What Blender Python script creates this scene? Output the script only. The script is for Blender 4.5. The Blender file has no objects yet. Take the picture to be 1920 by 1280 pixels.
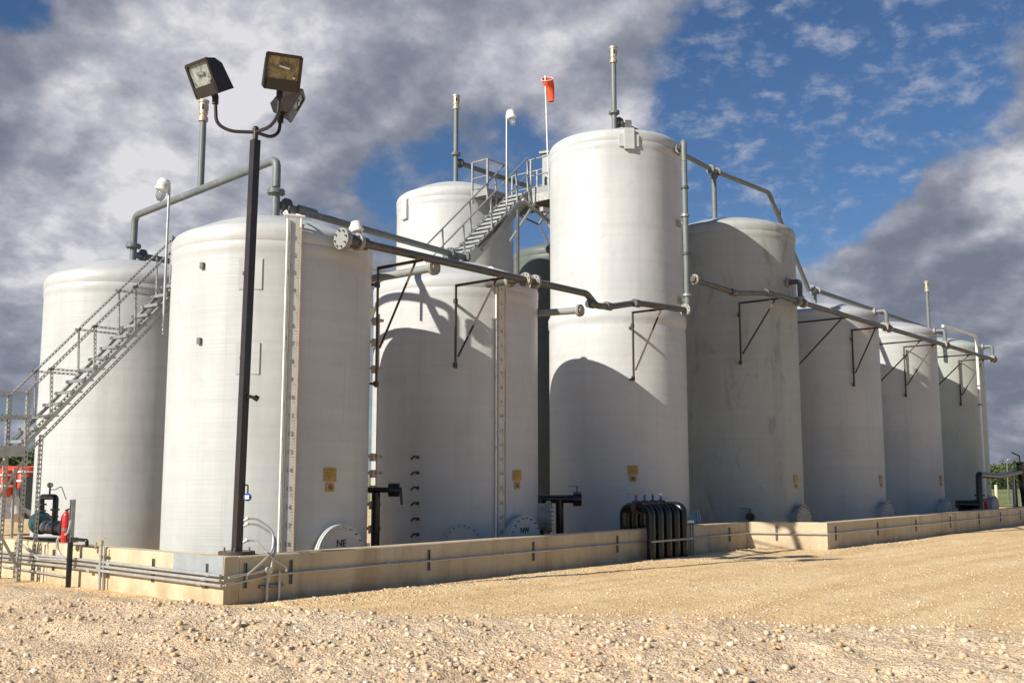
import bpy, math, random
import numpy as np
from mathutils import Vector, Matrix, Quaternion
R = math.radians
random.seed(4); rng = np.random.default_rng(7)
S = bpy.context.scene
C = S.collection
# ------------------------------------------------------------------ camera
# world frame: +X runs along the front row of tanks, +Y runs away from the front wall, z=0 is the gravel pad
FPX, EYE = 1950.0, 1.83
PITCH = math.atan(255 / FPX)
VA = math.atan2(2613 - 960, FPX / math.cos(PITCH))          # heading between the view and +X
FWD = Vector((math.cos(VA), math.sin(VA), 0)); RGT = Vector((math.sin(VA), -math.cos(VA), 0))
cam_d = bpy.data.cameras.new('camera'); cam = bpy.data.objects.new('camera', cam_d); C.objects.link(cam)
cam_d.sensor_width = 36; cam_d.lens = 36 * FPX / 1920; cam_d.clip_start = .1; cam_d.clip_end = 20000
look = FWD * math.cos(PITCH) + Vector((0, 0, math.sin(PITCH)))
cam.location = (0, 0, EYE); cam.rotation_euler = look.to_track_quat('-Z', 'Y').to_euler()
S.camera = cam
# ------------------------------------------------------------------ light
SUN_TH, SUN_EL = R(10.5), R(30.5)
sun_travel = Vector((math.cos(SUN_TH) * math.cos(SUN_EL), -math.sin(SUN_TH) * math.cos(SUN_EL), -math.sin(SUN_EL)))
sl = bpy.data.lights.new('sun', 'SUN'); sun = bpy.data.objects.new('sun', sl); C.objects.link(sun)
sl.energy = 5.0; sl.angle = R(.55); sl.color = (1, .94, .83)
sun.rotation_euler = sun_travel.to_track_quat('-Z', 'Y').to_euler(); sun.location = (0, 0, 40)
S.view_settings.view_transform = 'Standard'; S.view_settings.look = 'None'
S.view_settings.exposure = .40; S.view_settings.gamma = 1
S.view_settings.use_curve_mapping = False


def ray(x, y):                                              # direction of a photo pixel (surveying only)
    a, b = x - 960, 640 - y
    fw = FPX * math.cos(PITCH) - b * math.sin(PITCH); up = FPX * math.sin(PITCH) + b * math.cos(PITCH)
    return FWD * fw + RGT * a + Vector((0, 0, up))
def onY(x, y, Y): r = ray(x, y); return Vector((0, 0, EYE)) + r * (Y / r.y)
def onX(x, y, X): r = ray(x, y); return Vector((0, 0, EYE)) + r * (X / r.x)
def onZ(x, y, Z): r = ray(x, y); return Vector((0, 0, EYE)) + r * ((Z - EYE) / r.z)
def atD(x, y, D): r = ray(x, y); return Vector((0, 0, EYE)) + r * (D / math.hypot(r.x, r.y))

# ------------------------------------------------------------------ sky
W = bpy.data.worlds.new("World"); S.world = W; W.use_nodes = True
def build_world():
    nt = W.node_tree; N = nt.nodes; L = nt.links; N.clear()
    def n(t, **k):
        o = N.new(t)
        for a, b in k.items(): setattr(o, a, b)
        return o
    def math_(op, a, b=None, c=None, clamp=False):
        m = n('ShaderNodeMath', operation=op); m.use_clamp = clamp
        for i, v in enumerate((a, b, c)):
            if v is None: continue
            if isinstance(v, (int, float)): m.inputs[i].default_value = v
            else: L.new(v, m.inputs[i])
        return m.outputs[0]
    def mapr(v, a, b, c=0., d=1., it='SMOOTHSTEP'):
        m = n('ShaderNodeMapRange', interpolation_type=it)
        L.new(v, m.inputs['Value'])
        for k, q in (('From Min', a), ('From Max', b), ('To Min', c), ('To Max', d)): m.inputs[k].default_value = q
        return m.outputs['Result']
    def mix(f, a, b):
        m = n('ShaderNodeMix', data_type='RGBA')
        if isinstance(f, float): m.inputs[0].default_value = f
        else: L.new(f, m.inputs[0])
        for i, v in ((6, a), (7, b)):
            if isinstance(v, tuple): m.inputs[i].default_value = (*v, 1)
            else: L.new(v, m.inputs[i])
        return m.outputs[2]
    out = n('ShaderNodeOutputWorld'); bg = n('ShaderNodeBackground'); L.new(bg.outputs[0], out.inputs[0])
    sky = n('ShaderNodeTexSky'); sky.sky_type = 'NISHITA'; sky.sun_disc = False
    sky.sun_elevation = SUN_EL
    sdir = -sun_travel
    sky.sun_rotation = math.atan2(sdir.x, sdir.y)
    sky.air_density = 1.0; sky.dust_density = .4; sky.ozone_density = 2.5
    tc = n('ShaderNodeTexCoord'); gen = tc.outputs['Generated']
    nrm = n('ShaderNodeVectorMath', operation='NORMALIZE'); L.new(gen, nrm.inputs[0]); d = nrm.outputs[0]
    sep = n('ShaderNodeSeparateXYZ'); L.new(d, sep.inputs[0])
    den = math_('ADD', math_('MAXIMUM', sep.outputs[2], 0.0), .55)
    sc = n('ShaderNodeVectorMath', operation='DIVIDE'); L.new(d, sc.inputs[0])
    comb = n('ShaderNodeCombineXYZ')
    for i in range(3): L.new(den, comb.inputs[i])
    L.new(comb.outputs[0], sc.inputs[1]); P = sc.outputs[0]
    def noise(vec, scale, det, rough, dist=0., off=(0, 0, 0), stretch=(1, 1, 1)):
        mp = n('ShaderNodeMapping'); L.new(vec, mp.inputs[0]); mp.inputs['Location'].default_value = off; mp.inputs['Scale'].default_value = stretch
        t = n('ShaderNodeTexNoise'); L.new(mp.outputs[0], t.inputs['Vector'])
        t.inputs['Scale'].default_value = scale; t.inputs['Detail'].default_value = det
        t.inputs['Roughness'].default_value = rough; t.inputs['Distortion'].default_value = dist
        return t.outputs['Fac']
    def blobs(lst):
        tot = None
        for (x, y, r, w) in lst:
            q = ray(x, y).normalized(); a = r / 1950.
            dt = n('ShaderNodeVectorMath', operation='DOT_PRODUCT'); L.new(d, dt.inputs[0]); dt.inputs[1].default_value = q
            m = mapr(dt.outputs['Value'], math.cos(a * 1.45), math.cos(a * .25), 0., w)
            tot = m if tot is None else math_('ADD', tot, m)
        return tot
    # how much cloud: large fields set by direction, edges broken by noise
    cover = blobs([(20, -10, 60, -.6), (560, 40, 50, -.22), (380, 400, 90, -.1), (930, 235, 120, -.6), (775, 330, 90, -.5),
                   (1010, 440, 120, -.6), (1560, 60, 290, -.7), (1400, 300, 220, -.6), (1650, 250, 200, -.5), (1850, 60, 190, -.45),
                   (1500, 380, 110, -.2), (1290, 330, 110, -.3), (640, 100, 260, .25), (1150, 130, 260, .3), (200, 250, 420, .3), (1750, 560, 330, .5), (1890, 240, 140, .6), (1330, 380, 60, .3),
                   (850, 90, 240, .25), (1220, 230, 110, .25)])
    away = n('ShaderNodeVectorMath', operation='DOT_PRODUCT'); L.new(d, away.inputs[0]); away.inputs[1].default_value = FWD
    cover = math_('ADD', cover, mapr(away.outputs['Value'], .25, .72, -.75, 0.))     # mostly clear behind the viewer
    n1 = noise(P, 5.6, 11, .55, .0, (3.1, 1.7, .4))
    n2 = noise(P, 17.0, 8, .58, .0, (1.1, 4.7, .9))
    dens = math_('ADD', math_('ADD', math_('MULTIPLY', math_('SUBTRACT', n1, .5), 2.6), math_('MULTIPLY', math_('SUBTRACT', n2, .5), .7)), math_('ADD', cover, .42))
    mask = mapr(dens, -.02, .46)
    # thin ripples of high cloud over the blue
    wis = noise(P, 26.0, 8, .62, .1, (7, 2, 1), (1, 1, 2.1))
    wisg = blobs([(1420, 190, 210, 1.), (1600, 180, 200, .8), (1640, 40, 120, .9), (1800, 90, 150, .7), (1480, 300, 150, .9), (1750, 240, 160, .8), (1850, 150, 120, .6), (1360, 390, 90, .9)])
    wmask = math_('MULTIPLY', mapr(wis, .46, .80), math_('MINIMUM', wisg, 1.0))
    wmask = math_('MULTIPLY', wmask, .75)
    # brightness inside the cloud
    br = blobs([(300, 170, 180, .26), (430, 70, 150, .34), (20, 470, 110, .25), (530, 190, 110, .16), (180, 330, 150, .2), (470, 330, 130, .16), (640, 130, 120, .16), (800, 30, 60, .2), (30, 560, 110, .15), (240, 420, 90, .15),
                (1850, 310, 80, .42), (1905, 370, 70, .35), (1910, 180, 90, .2), (1360, 380, 60, .35), (60, 160, 240, -.16), (80, 480, 200, -.05),
                (1650, 480, 300, -.06), (1750, 430, 120, -.16), (1880, 800, 160, -.10), (1130, 100, 220, .14), (640, 280, 150, .0), (40, 700, 200, -.10), (740, 430, 120, -.1)])
    sunv = (-sun_travel).normalized() * .030
    n1s = noise(P, 5.6, 11, .55, .0, (3.1 + sunv.x, 1.7 + sunv.y, .4 + sunv.z)) 
    rel = math_('MULTIPLY', math_('SUBTRACT', n1, n1s), 3.0)                        # sunlit and shaded flanks of each billow
    n3 = noise(P, 4.2, 10, .55, .0, (9.2, 3.3, 2.2))
    n4 = noise(P, 22.0, 6, .6, .0, (5.2, 1.3, 6.2))
    shade = math_('ADD', math_('ADD', br, .36), math_('ADD', math_('ADD', rel, math_('MULTIPLY', math_('SUBTRACT', n3, .5), 1.5)), math_('MULTIPLY', math_('SUBTRACT', n4, .5), .3)))
    cr = n('ShaderNodeValToRGB'); L.new(shade, cr.inputs[0]); e = cr.color_ramp.elements
    K = 10.0
    cols = [(0., (.22, .25, .32)), (.25, (.29, .315, .395)), (.5, (.41, .43, .515)), (.78, (.64, .645, .72)), (1., (.92, .91, .95))]
    e[0].position = 0; e[1].position = 1
    for p_, c_ in cols[1:-1]: e.new(p_)
    for el, (p_, c_) in zip(sorted(e, key=lambda q: q.position), cols): el.position = p_; el.color = (*c_, 1)
    cs = n('ShaderNodeVectorMath', operation='SCALE'); L.new(cr.outputs[0], cs.inputs[0]); cs.inputs['Scale'].default_value = K
    gm = n('ShaderNodeVectorMath', operation='MULTIPLY'); L.new(sky.outputs[0], gm.inputs[0]); gm.inputs[1].default_value = SKYTINT
    c1 = mix(wmask, gm.outputs[0], (6.0, 6.3, 7.2))
    c2 = mix(mask, c1, cs.outputs[0])
    L.new(c2, bg.inputs[0]); bg.inputs[1].default_value = .061
SKYTINT = (.62, .80, 1.02)
build_world()

# ------------------------------------------------------------------ materials
class NT:
    def __init__(s, name):
        s.m = bpy.data.materials.new(name); s.m.use_nodes = True; s.t = s.m.node_tree
        s.b = s.t.nodes['Principled BSDF']; s.L = s.t.links
    def n(s, t, **k):
        o = s.t.nodes.new(t)
        for a, b in k.items(): setattr(o, a, b)
        return o
    def coord(s, kind='Object', scale=(1, 1, 1), loc=(0, 0, 0)):
        tc = s.n('ShaderNodeTexCoord'); mp = s.n('ShaderNodeMapping'); s.L.new(tc.outputs[kind], mp.inputs[0])
        mp.inputs['Scale'].default_value = scale; mp.inputs['Location'].default_value = loc; return mp.outputs[0]
    def noise(s, vec, scale=1, det=4, rough=.5, dist=0):
        t = s.n('ShaderNodeTexNoise'); s.L.new(vec, t.inputs['Vector'])
        t.inputs['Scale'].default_value = scale; t.inputs['Detail'].default_value = det; t.inputs['Roughness'].default_value = rough
        t.inputs['Distortion'].default_value = dist; return t.outputs['Fac']
    def ramp(s, v, a, b, c=0., d=1.):
        m = s.n('ShaderNodeMapRange'); s.L.new(v, m.inputs['Value'])
        for k, q in (('From Min', a), ('From Max', b), ('To Min', c), ('To Max', d)): m.inputs[k].default_value = q
        return m.outputs['Result']
    def mix(s, f, a, b, bt='MIX'):
        m = s.n('ShaderNodeMix', data_type='RGBA', blend_type=bt)
        if isinstance(f, (int, float)): m.inputs[0].default_value = f
        else: s.L.new(f, m.inputs[0])
        for i, v in ((6, a), (7, b)):
            if isinstance(v, tuple): m.inputs[i].default_value = (*v, 1)
            else: s.L.new(v, m.inputs[i])
        return m.outputs[2]
    def mul(s, a, b, op='MULTIPLY'):
        m = s.n('ShaderNodeMath', operation=op)
        for i, v in enumerate((a, b)):
            if isinstance(v, (int, float)): m.inputs[i].default_value = v
            else: s.L.new(v, m.inputs[i])
        return m.outputs[0]
    def bump(s, h, strength=.3, dist=.02, prev=None):
        b = s.n('ShaderNodeBump'); b.inputs['Strength'].default_value = strength; b.inputs['Distance'].default_value = dist
        s.L.new(h, b.inputs['Height'])
        if prev: s.L.new(prev, b.inputs['Normal'])
        s.L.new(b.outputs[0], s.b.inputs['Normal']); return b.outputs[0]

def simple(name, col, rough=.5, metal=0., var=.12, scale=6., wear=None, bump=0., spec=None):
    t = NT(name); v = t.coord()
    f = t.noise(v, scale, 5, .6)
    c = t.mix(t.ramp(f, .3, .7), tuple(max(0, q * (1 - var)) for q in col), tuple(min(1, q * (1 + var)) for q in col))
    if wear:
        g = t.noise(t.coord(loc=(3, 1, 2)), scale * 1.7, 8, .7)
        c = t.mix(t.ramp(g, .56, .66), c, wear)
    t.L.new(c, t.b.inputs['Base Color'])
    t.L.new(t.ramp(t.noise(v, scale * 2, 4), .2, .8, rough - .08, rough + .1), t.b.inputs['Roughness'])
    t.b.inputs['Metallic'].default_value = metal
    if spec is not None: t.b.inputs['Specular IOR Level'].default_value = spec
    if bump: t.bump(t.noise(v, scale * 6, 3), bump, .01)
    return t.m

def tank_mat(name, col, stain, stain_amt=.25, seed=0., rough=.42, blotch=0.):
    t = NT(name)
    big = t.noise(t.coord(scale=(.5, .5, .35), loc=(seed, 0, 0)), 1.3, 5, .55)
    run = t.noise(t.coord(scale=(1.6, 1.6, .07), loc=(seed, 3, 0)), 1.5, 6, .6)     # rain streaks
    bandn = t.noise(t.coord(scale=(.12, .12, 5.5), loc=(seed, 0, 1)), 1.0, 4, .6)   # filament winding bands
    c = t.mix(t.ramp(big, .32, .68, 0, 1), tuple(q * .87 for q in col), tuple(q * 1.03 for q in col))
    c = t.mix(t.ramp(run, .50, .74, 0, stain_amt), c, stain)
    c = t.mix(t.ramp(bandn, .4, .7, 0, .22), c, stain)
    zc = t.n('ShaderNodeTexCoord'); sp = t.n('ShaderNodeSeparateXYZ'); t.L.new(zc.outputs['Object'], sp.inputs[0])
    lowd = t.mul(t.ramp(sp.outputs[2], 1.3, .3), t.ramp(t.noise(t.coord(scale=(1, 1, .6), loc=(seed, 1, 7)), 2.5, 7, .65), .38, .7, 0, .4))
    c = t.mix(lowd, c, (.34, .30, .24))                                           # splashed dust near the pad
    if blotch:
        s1 = t.noise(t.coord(scale=(1, 1, .45), loc=(seed, 5, 0)), 1.5, 7, .62, .6)
        s2 = t.noise(t.coord(scale=(1, 1, .25), loc=(seed, 8, 0)), 3.1, 5, .6, .3)
        c = t.mix(t.mul(t.ramp(s1, .50, .62, 0, 1), t.ramp(s2, .42, .6, 0, blotch)), c, tuple(q * .45 for q in col))
    pt = t.noise(t.coord(scale=(1.1, 1.1, 1.0), loc=(seed, 4, 4)), 2.2, 8, .72, .4)
    c = t.mix(t.ramp(pt, .56, .66, 0, .22), c, tuple(q * .62 for q in col))           # scuffs and worn patches
    drip = t.noise(t.coord(scale=(5., 5., .12), loc=(seed, 6, 0)), 1.6, 5, .6)
    topm = t.noise(t.coord(scale=(.8, .8, .35), loc=(seed, 9, 0)), 1.2, 3, .5)
    c = t.mix(t.mul(t.ramp(drip, .60, .72, 0, .45), t.ramp(topm, .45, .65)), c, (.30, .245, .17))
    fine = t.noise(t.coord(scale=(3, 3, 9)), 8, 5, .7)
    c = t.mix(t.ramp(fine, .35, .75, 0, .10), c, tuple(q * .6 for q in col))
    t.L.new(c, t.b.inputs['Base Color'])
    t.b.inputs['Roughness'].default_value = rough; t.b.inputs['Specular IOR Level'].default_value = .35
    b1 = t.bump(t.noise(t.coord(scale=(.35, .35, 22)), 1.0, 4, .6), .35, .012)
    b2 = t.bump(t.noise(t.coord(scale=(1, 1, .6), loc=(seed, 2, 2)), .9, 3, .5), .6, .05, b1)
    t.bump(t.noise(t.coord(scale=(4, 4, 10)), 9, 5, .7), .22, .006, b2)
    return t.m

def concrete_mat():
    t = NT('tan_concrete'); v = t.coord('Object')
    a = t.noise(v, .7, 7, .6); b = t.noise(t.coord(scale=(1.2, 1.2, .25), loc=(2, 2, 0)), 1.6, 6, .65); f = t.noise(v, 28, 6, .7)
    c = t.mix(t.ramp(a, .32, .68), (.53, .44, .29), (.65, .56, .39))
    c = t.mix(t.ramp(b, .48, .68, 0, .65), c, (.34, .26, .17))
    c = t.mix(t.ramp(f, .3, .75, 0, .25), c, (.34, .26, .17))
    zc = t.n('ShaderNodeTexCoord'); sp = t.n('ShaderNodeSeparateXYZ'); t.L.new(zc.outputs['Object'], sp.inputs[0])
    low = t.mul(t.ramp(sp.outputs[2], .34, .0), t.ramp(t.noise(t.coord(loc=(0, 9, 0)), 3, 7, .7), .38, .62, 0, .55))
    c = t.mix(low, c, (.30, .17, .085))                                           # soil splash along the foot
    t.L.new(c, t.b.inputs['Base Color']); t.b.inputs['Roughness'].default_value = .86
    b1 = t.bump(f, .35, .006); t.bump(t.noise(v, 5, 4), .25, .012, b1)
    return t.m

def ground_mat():
    t = NT('limestone_gravel'); v = t.coord('Object')
    # limestone base course; the berm towards the camera is looser and greyer than the rolled pad
    pos = t.n('ShaderNodeTexCoord'); sp = t.n('ShaderNodeSeparateXYZ'); t.L.new(pos.outputs['Object'], sp.inputs[0])
    att = t.n('ShaderNodeAttribute', attribute_name='berm'); berm = att.outputs['Fac']
    big = t.noise(v, .22, 5, .55); med = t.noise(v, 1.6, 6, .62); tr = t.noise(t.coord(scale=(.25, 2.2, 1)), .8, 4, .5)
    fine = t.noise(v, 22, 7, .72)
    vo = t.n('ShaderNodeTexVoronoi'); t.L.new(v, vo.inputs['Vector']); vo.inputs['Scale'].default_value = 34; vo.inputs['Randomness'].default_value = 1
    vo2 = t.n('ShaderNodeTexVoronoi'); t.L.new(v, vo2.inputs['Vector']); vo2.inputs['Scale'].default_value = 13
    pad = t.mix(t.ramp(big, .35, .65), (.86, .59, .30), (.90, .67, .38))
    pad = t.mix(t.ramp(tr, .42, .64, 0, .75), pad, (.68, .43, .19))
    pad = t.mix(t.ramp(med, .52, .72, 0, .5), pad, (.90, .72, .46))
    ber = t.mix(t.ramp(med, .35, .68), (.61, .455, .295), (.76, .60, .415))
    ber = t.mix(t.ramp(big, .45, .62, 0, .55), ber, (.68, .45, .275))
    c = t.mix(berm, pad, ber)
    c = t.mix(t.ramp(fine, .48, .74, 0, .6), c, (.33, .24, .15))
    c = t.mix(t.ramp(fine, .46, .24, 0, .55), c, (.80, .66, .45))
    sep = t.n('ShaderNodeSeparateColor'); t.L.new(vo.outputs['Color'], sep.inputs[0])
    c = t.mix(t.ramp(sep.outputs[0], .70, 1., 0, .6), c, (.86, .74, .55))
    c = t.mix(t.ramp(sep.outputs[1], .80, 1., 0, .5), c, (.36, .25, .15))
    t.L.new(c, t.b.inputs['Base Color']); t.b.inputs['Roughness'].default_value = .95; t.b.inputs['Specular IOR Level'].default_value = .15
    b1 = t.bump(t.ramp(vo.outputs['Distance'], 0, .6, 1, 0), .9, .016)
    b2 = t.bump(t.ramp(vo2.outputs['Distance'], 0, .6, 1, 0), .5, .03, b1)
    b3 = t.bump(fine, .8, .022, b2); t.bump(med, .8, .07, b3)
    return t.m

def stone_mat():
    t = NT('crushed_limestone')
    g = t.n('ShaderNodeNewGeometry'); r = g.outputs['Random Per Island']
    cr = t.n('ShaderNodeValToRGB'); t.L.new(r, cr.inputs[0]); e = cr.color_ramp.elements
    cols = [(0, (.50, .37, .23)), (.4, (.59, .455, .30)), (.72, (.66, .545, .39)), (.88, (.80, .71, .58)), (.92, (.50, .37, .23)), (.97, (.58, .34, .15)), (1., (.66, .45, .2))]
    e[0].position = 0; e[1].position = 1
    for p_, c_ in cols[1:-1]: e.new(p_)
    for el, (p_, c_) in zip(sorted(e, key=lambda q: q.position), cols): el.position = p_; el.color = (*c_, 1)
    n = t.noise(t.coord(), 60, 5, .6)
    c = t.mix(t.ramp(n, .4, .75, 0, .35), cr.outputs[0], (.38, .29, .19))
    t.L.new(c, t.b.inputs['Base Color']); t.b.inputs['Roughness'].default_value = .9
    t.bump(n, .4, .005); return t.m

def grass_mat():
    t = NT('field_grass'); v = t.coord('Object')
    c = t.mix(t.ramp(t.noise(v, .08, 6, .6), .35, .65), (.16, .19, .05), (.27, .27, .085))
    c = t.mix(t.ramp(t.noise(v, 1.6, 7, .7), .42, .7, 0, .7), c, (.10, .13, .035))
    t.L.new(c, t.b.inputs['Base Color']); t.b.inputs['Roughness'].default_value = .95; return t.m

def leaf_mat():
    t = NT('bush_foliage'); g = t.n('ShaderNodeNewGeometry')
    c = t.mix(g.outputs['Random Per Island'], (.025, .045, .013), (.10, .135, .04))
    t.L.new(c, t.b.inputs['Base Color']); t.b.inputs['Roughness'].default_value = .75; return t.m

def glass_mat(name, col, rough=.08, alpha_tr=.0):
    t = NT(name); t.L.new(t.mix(t.ramp(t.noise(t.coord(scale=(1, 1, .35)), 8, 4, .7, .8), .38, .60), tuple(q * .42 for q in col), tuple(min(1, q * 1.35) for q in col)), t.b.inputs['Base Color'])  # stretched light and dark noise paints reflection bands into the glass colour
    t.b.inputs['Roughness'].default_value = rough; t.b.inputs['Transmission Weight'].default_value = alpha_tr; t.b.inputs['IOR'].default_value = 1.3
    t.b.inputs['Specular IOR Level'].default_value = .8; return t.m

M = dict(
    white=tank_mat('white_fibreglass', (.55, .557, .55), (.35, .35, .325), .34, 0.),
    white_c=tank_mat('white_fibreglass_dusty', (.55, .557, .555), (.35, .35, .325), .34, 4.),
    white_h=tank_mat('white_fibreglass_chalked', (.495, .505, .505), (.33, .335, .31), .32, 11.),
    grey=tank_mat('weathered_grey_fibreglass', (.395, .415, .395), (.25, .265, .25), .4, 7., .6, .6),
    green=tank_mat('greenish_fibreglass', (.42, .46, .42), (.38, .40, .34), .3, 14., .5, .2),
    dim=tank_mat('shade_darkened_green_fibreglass', (.13, .155, .145), (.10, .12, .11), .3, 19., .5, .3),  # base colour lowered to stand in for the shade on this back tank
    concrete=concrete_mat(), gravel=ground_mat(), stone=stone_mat(), grass=grass_mat(), leaf=leaf_mat(),
    pvc=simple('grey_pvc', (.15, .165, .165), .45, var=.1, scale=2.5, wear=(.22, .23, .22)),
    pvcl=simple('light_grey_pvc', (.27, .28, .27), .45, var=.1, scale=2.5),
    dark=simple('dark_grey_pvc', (.085, .08, .08), .38, var=.2, scale=2.2, wear=(.15, .13, .11)),
    flange=simple('pale_flange', (.33, .32, .29), .5, var=.14, scale=8, wear=(.22, .14, .08)),
    bolt=simple('steel_bolt', (.20, .18, .15), .45, .6, scale=20),
    galv=simple('galvanised_steel', (.36, .37, .36), .42, .55, var=.15, scale=9, wear=(.26, .25, .23)),
    galvd=simple('weathered_slotted_steel', (.38, .37, .345), .5, .4, var=.2, scale=9, wear=(.22, .19, .16)),
    conduit=simple('zinc_conduit', (.50, .49, .46), .38, .5, var=.12, scale=4),
    strut=simple('strut_steel', (.22, .21, .20), .5, .5, var=.2, scale=12, wear=(.10, .06, .04)),
    rust=simple('brown_angle_iron', (.075, .052, .042), .6, .2, var=.25, scale=9, wear=(.14, .085, .055)),
    bronze=simple('bronze_paint', (.034, .026, .023), .34, 0, var=.12, scale=3),
    black=simple('black_pipe', (.010, .010, .011), .24, 0, var=.3, scale=3),
    rubber=simple('black_rubber', (.012, .012, .012), .6, scale=9),
    brass=simple('brass_fitting', (.52, .44, .30), .4, .45, var=.15, scale=14, wear=(.25, .19, .12)),
    whitep=simple('white_plastic', (.78, .76, .70), .4, var=.05, scale=5, wear=(.58, .52, .42)),
    red=simple('red_paint', (.52, .022, .02), .3, var=.12, scale=6),
    orange=simple('orange_paint', (.62, .06, .02), .38, var=.15, scale=2.5, wear=(.38, .05, .02)),
    sock=simple('orange_fabric', (.80, .10, .035), .8, var=.12, scale=7),
    tape=simple('faded_tape', (.46, .33, .22), .5, var=.25, scale=5),
    teal=simple('blue_green_paint', (.018, .075, .095), .35, var=.2, scale=9),
    blue=simple('blue_paint', (.03, .09, .35), .35, var=.2, scale=9),
    plate=simple('brass_yellow_placard', (.40, .25, .055), .45, .0, var=.2, scale=14),
    board=simple('dull_white_board', (.55, .55, .51), .5, var=.12, scale=3, wear=(.42, .40, .35)),
    numeral=simple('faded_numerals', (.22, .20, .19), .6, scale=12),
    ink=simple('black_lettering', (.015, .015, .018), .6, scale=12),
    patch=simple('grey_sealant', (.30, .32, .33), .6, var=.1, scale=5),
    steel=simple('dull_steel', (.17, .165, .16), .4, .6, var=.2, scale=9),
    wood=simple('weathered_post', (.52, .47, .38), .85, var=.2, scale=8),
    bark=simple('dark_bark', (.06, .05, .035), .9, scale=8),
    lens=glass_mat('floodlight_glass', (.30, .32, .30), .06, .0),
    lensy=glass_mat('amber_floodlight_glass', (.26, .21, .12), .06, .0),
    globe=glass_mat('clear_globe', (.85, .87, .88), .04, .8),
    mirror=simple('reflector', (.55, .53, .48), .2, .9, var=.3, scale=14),
)

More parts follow.
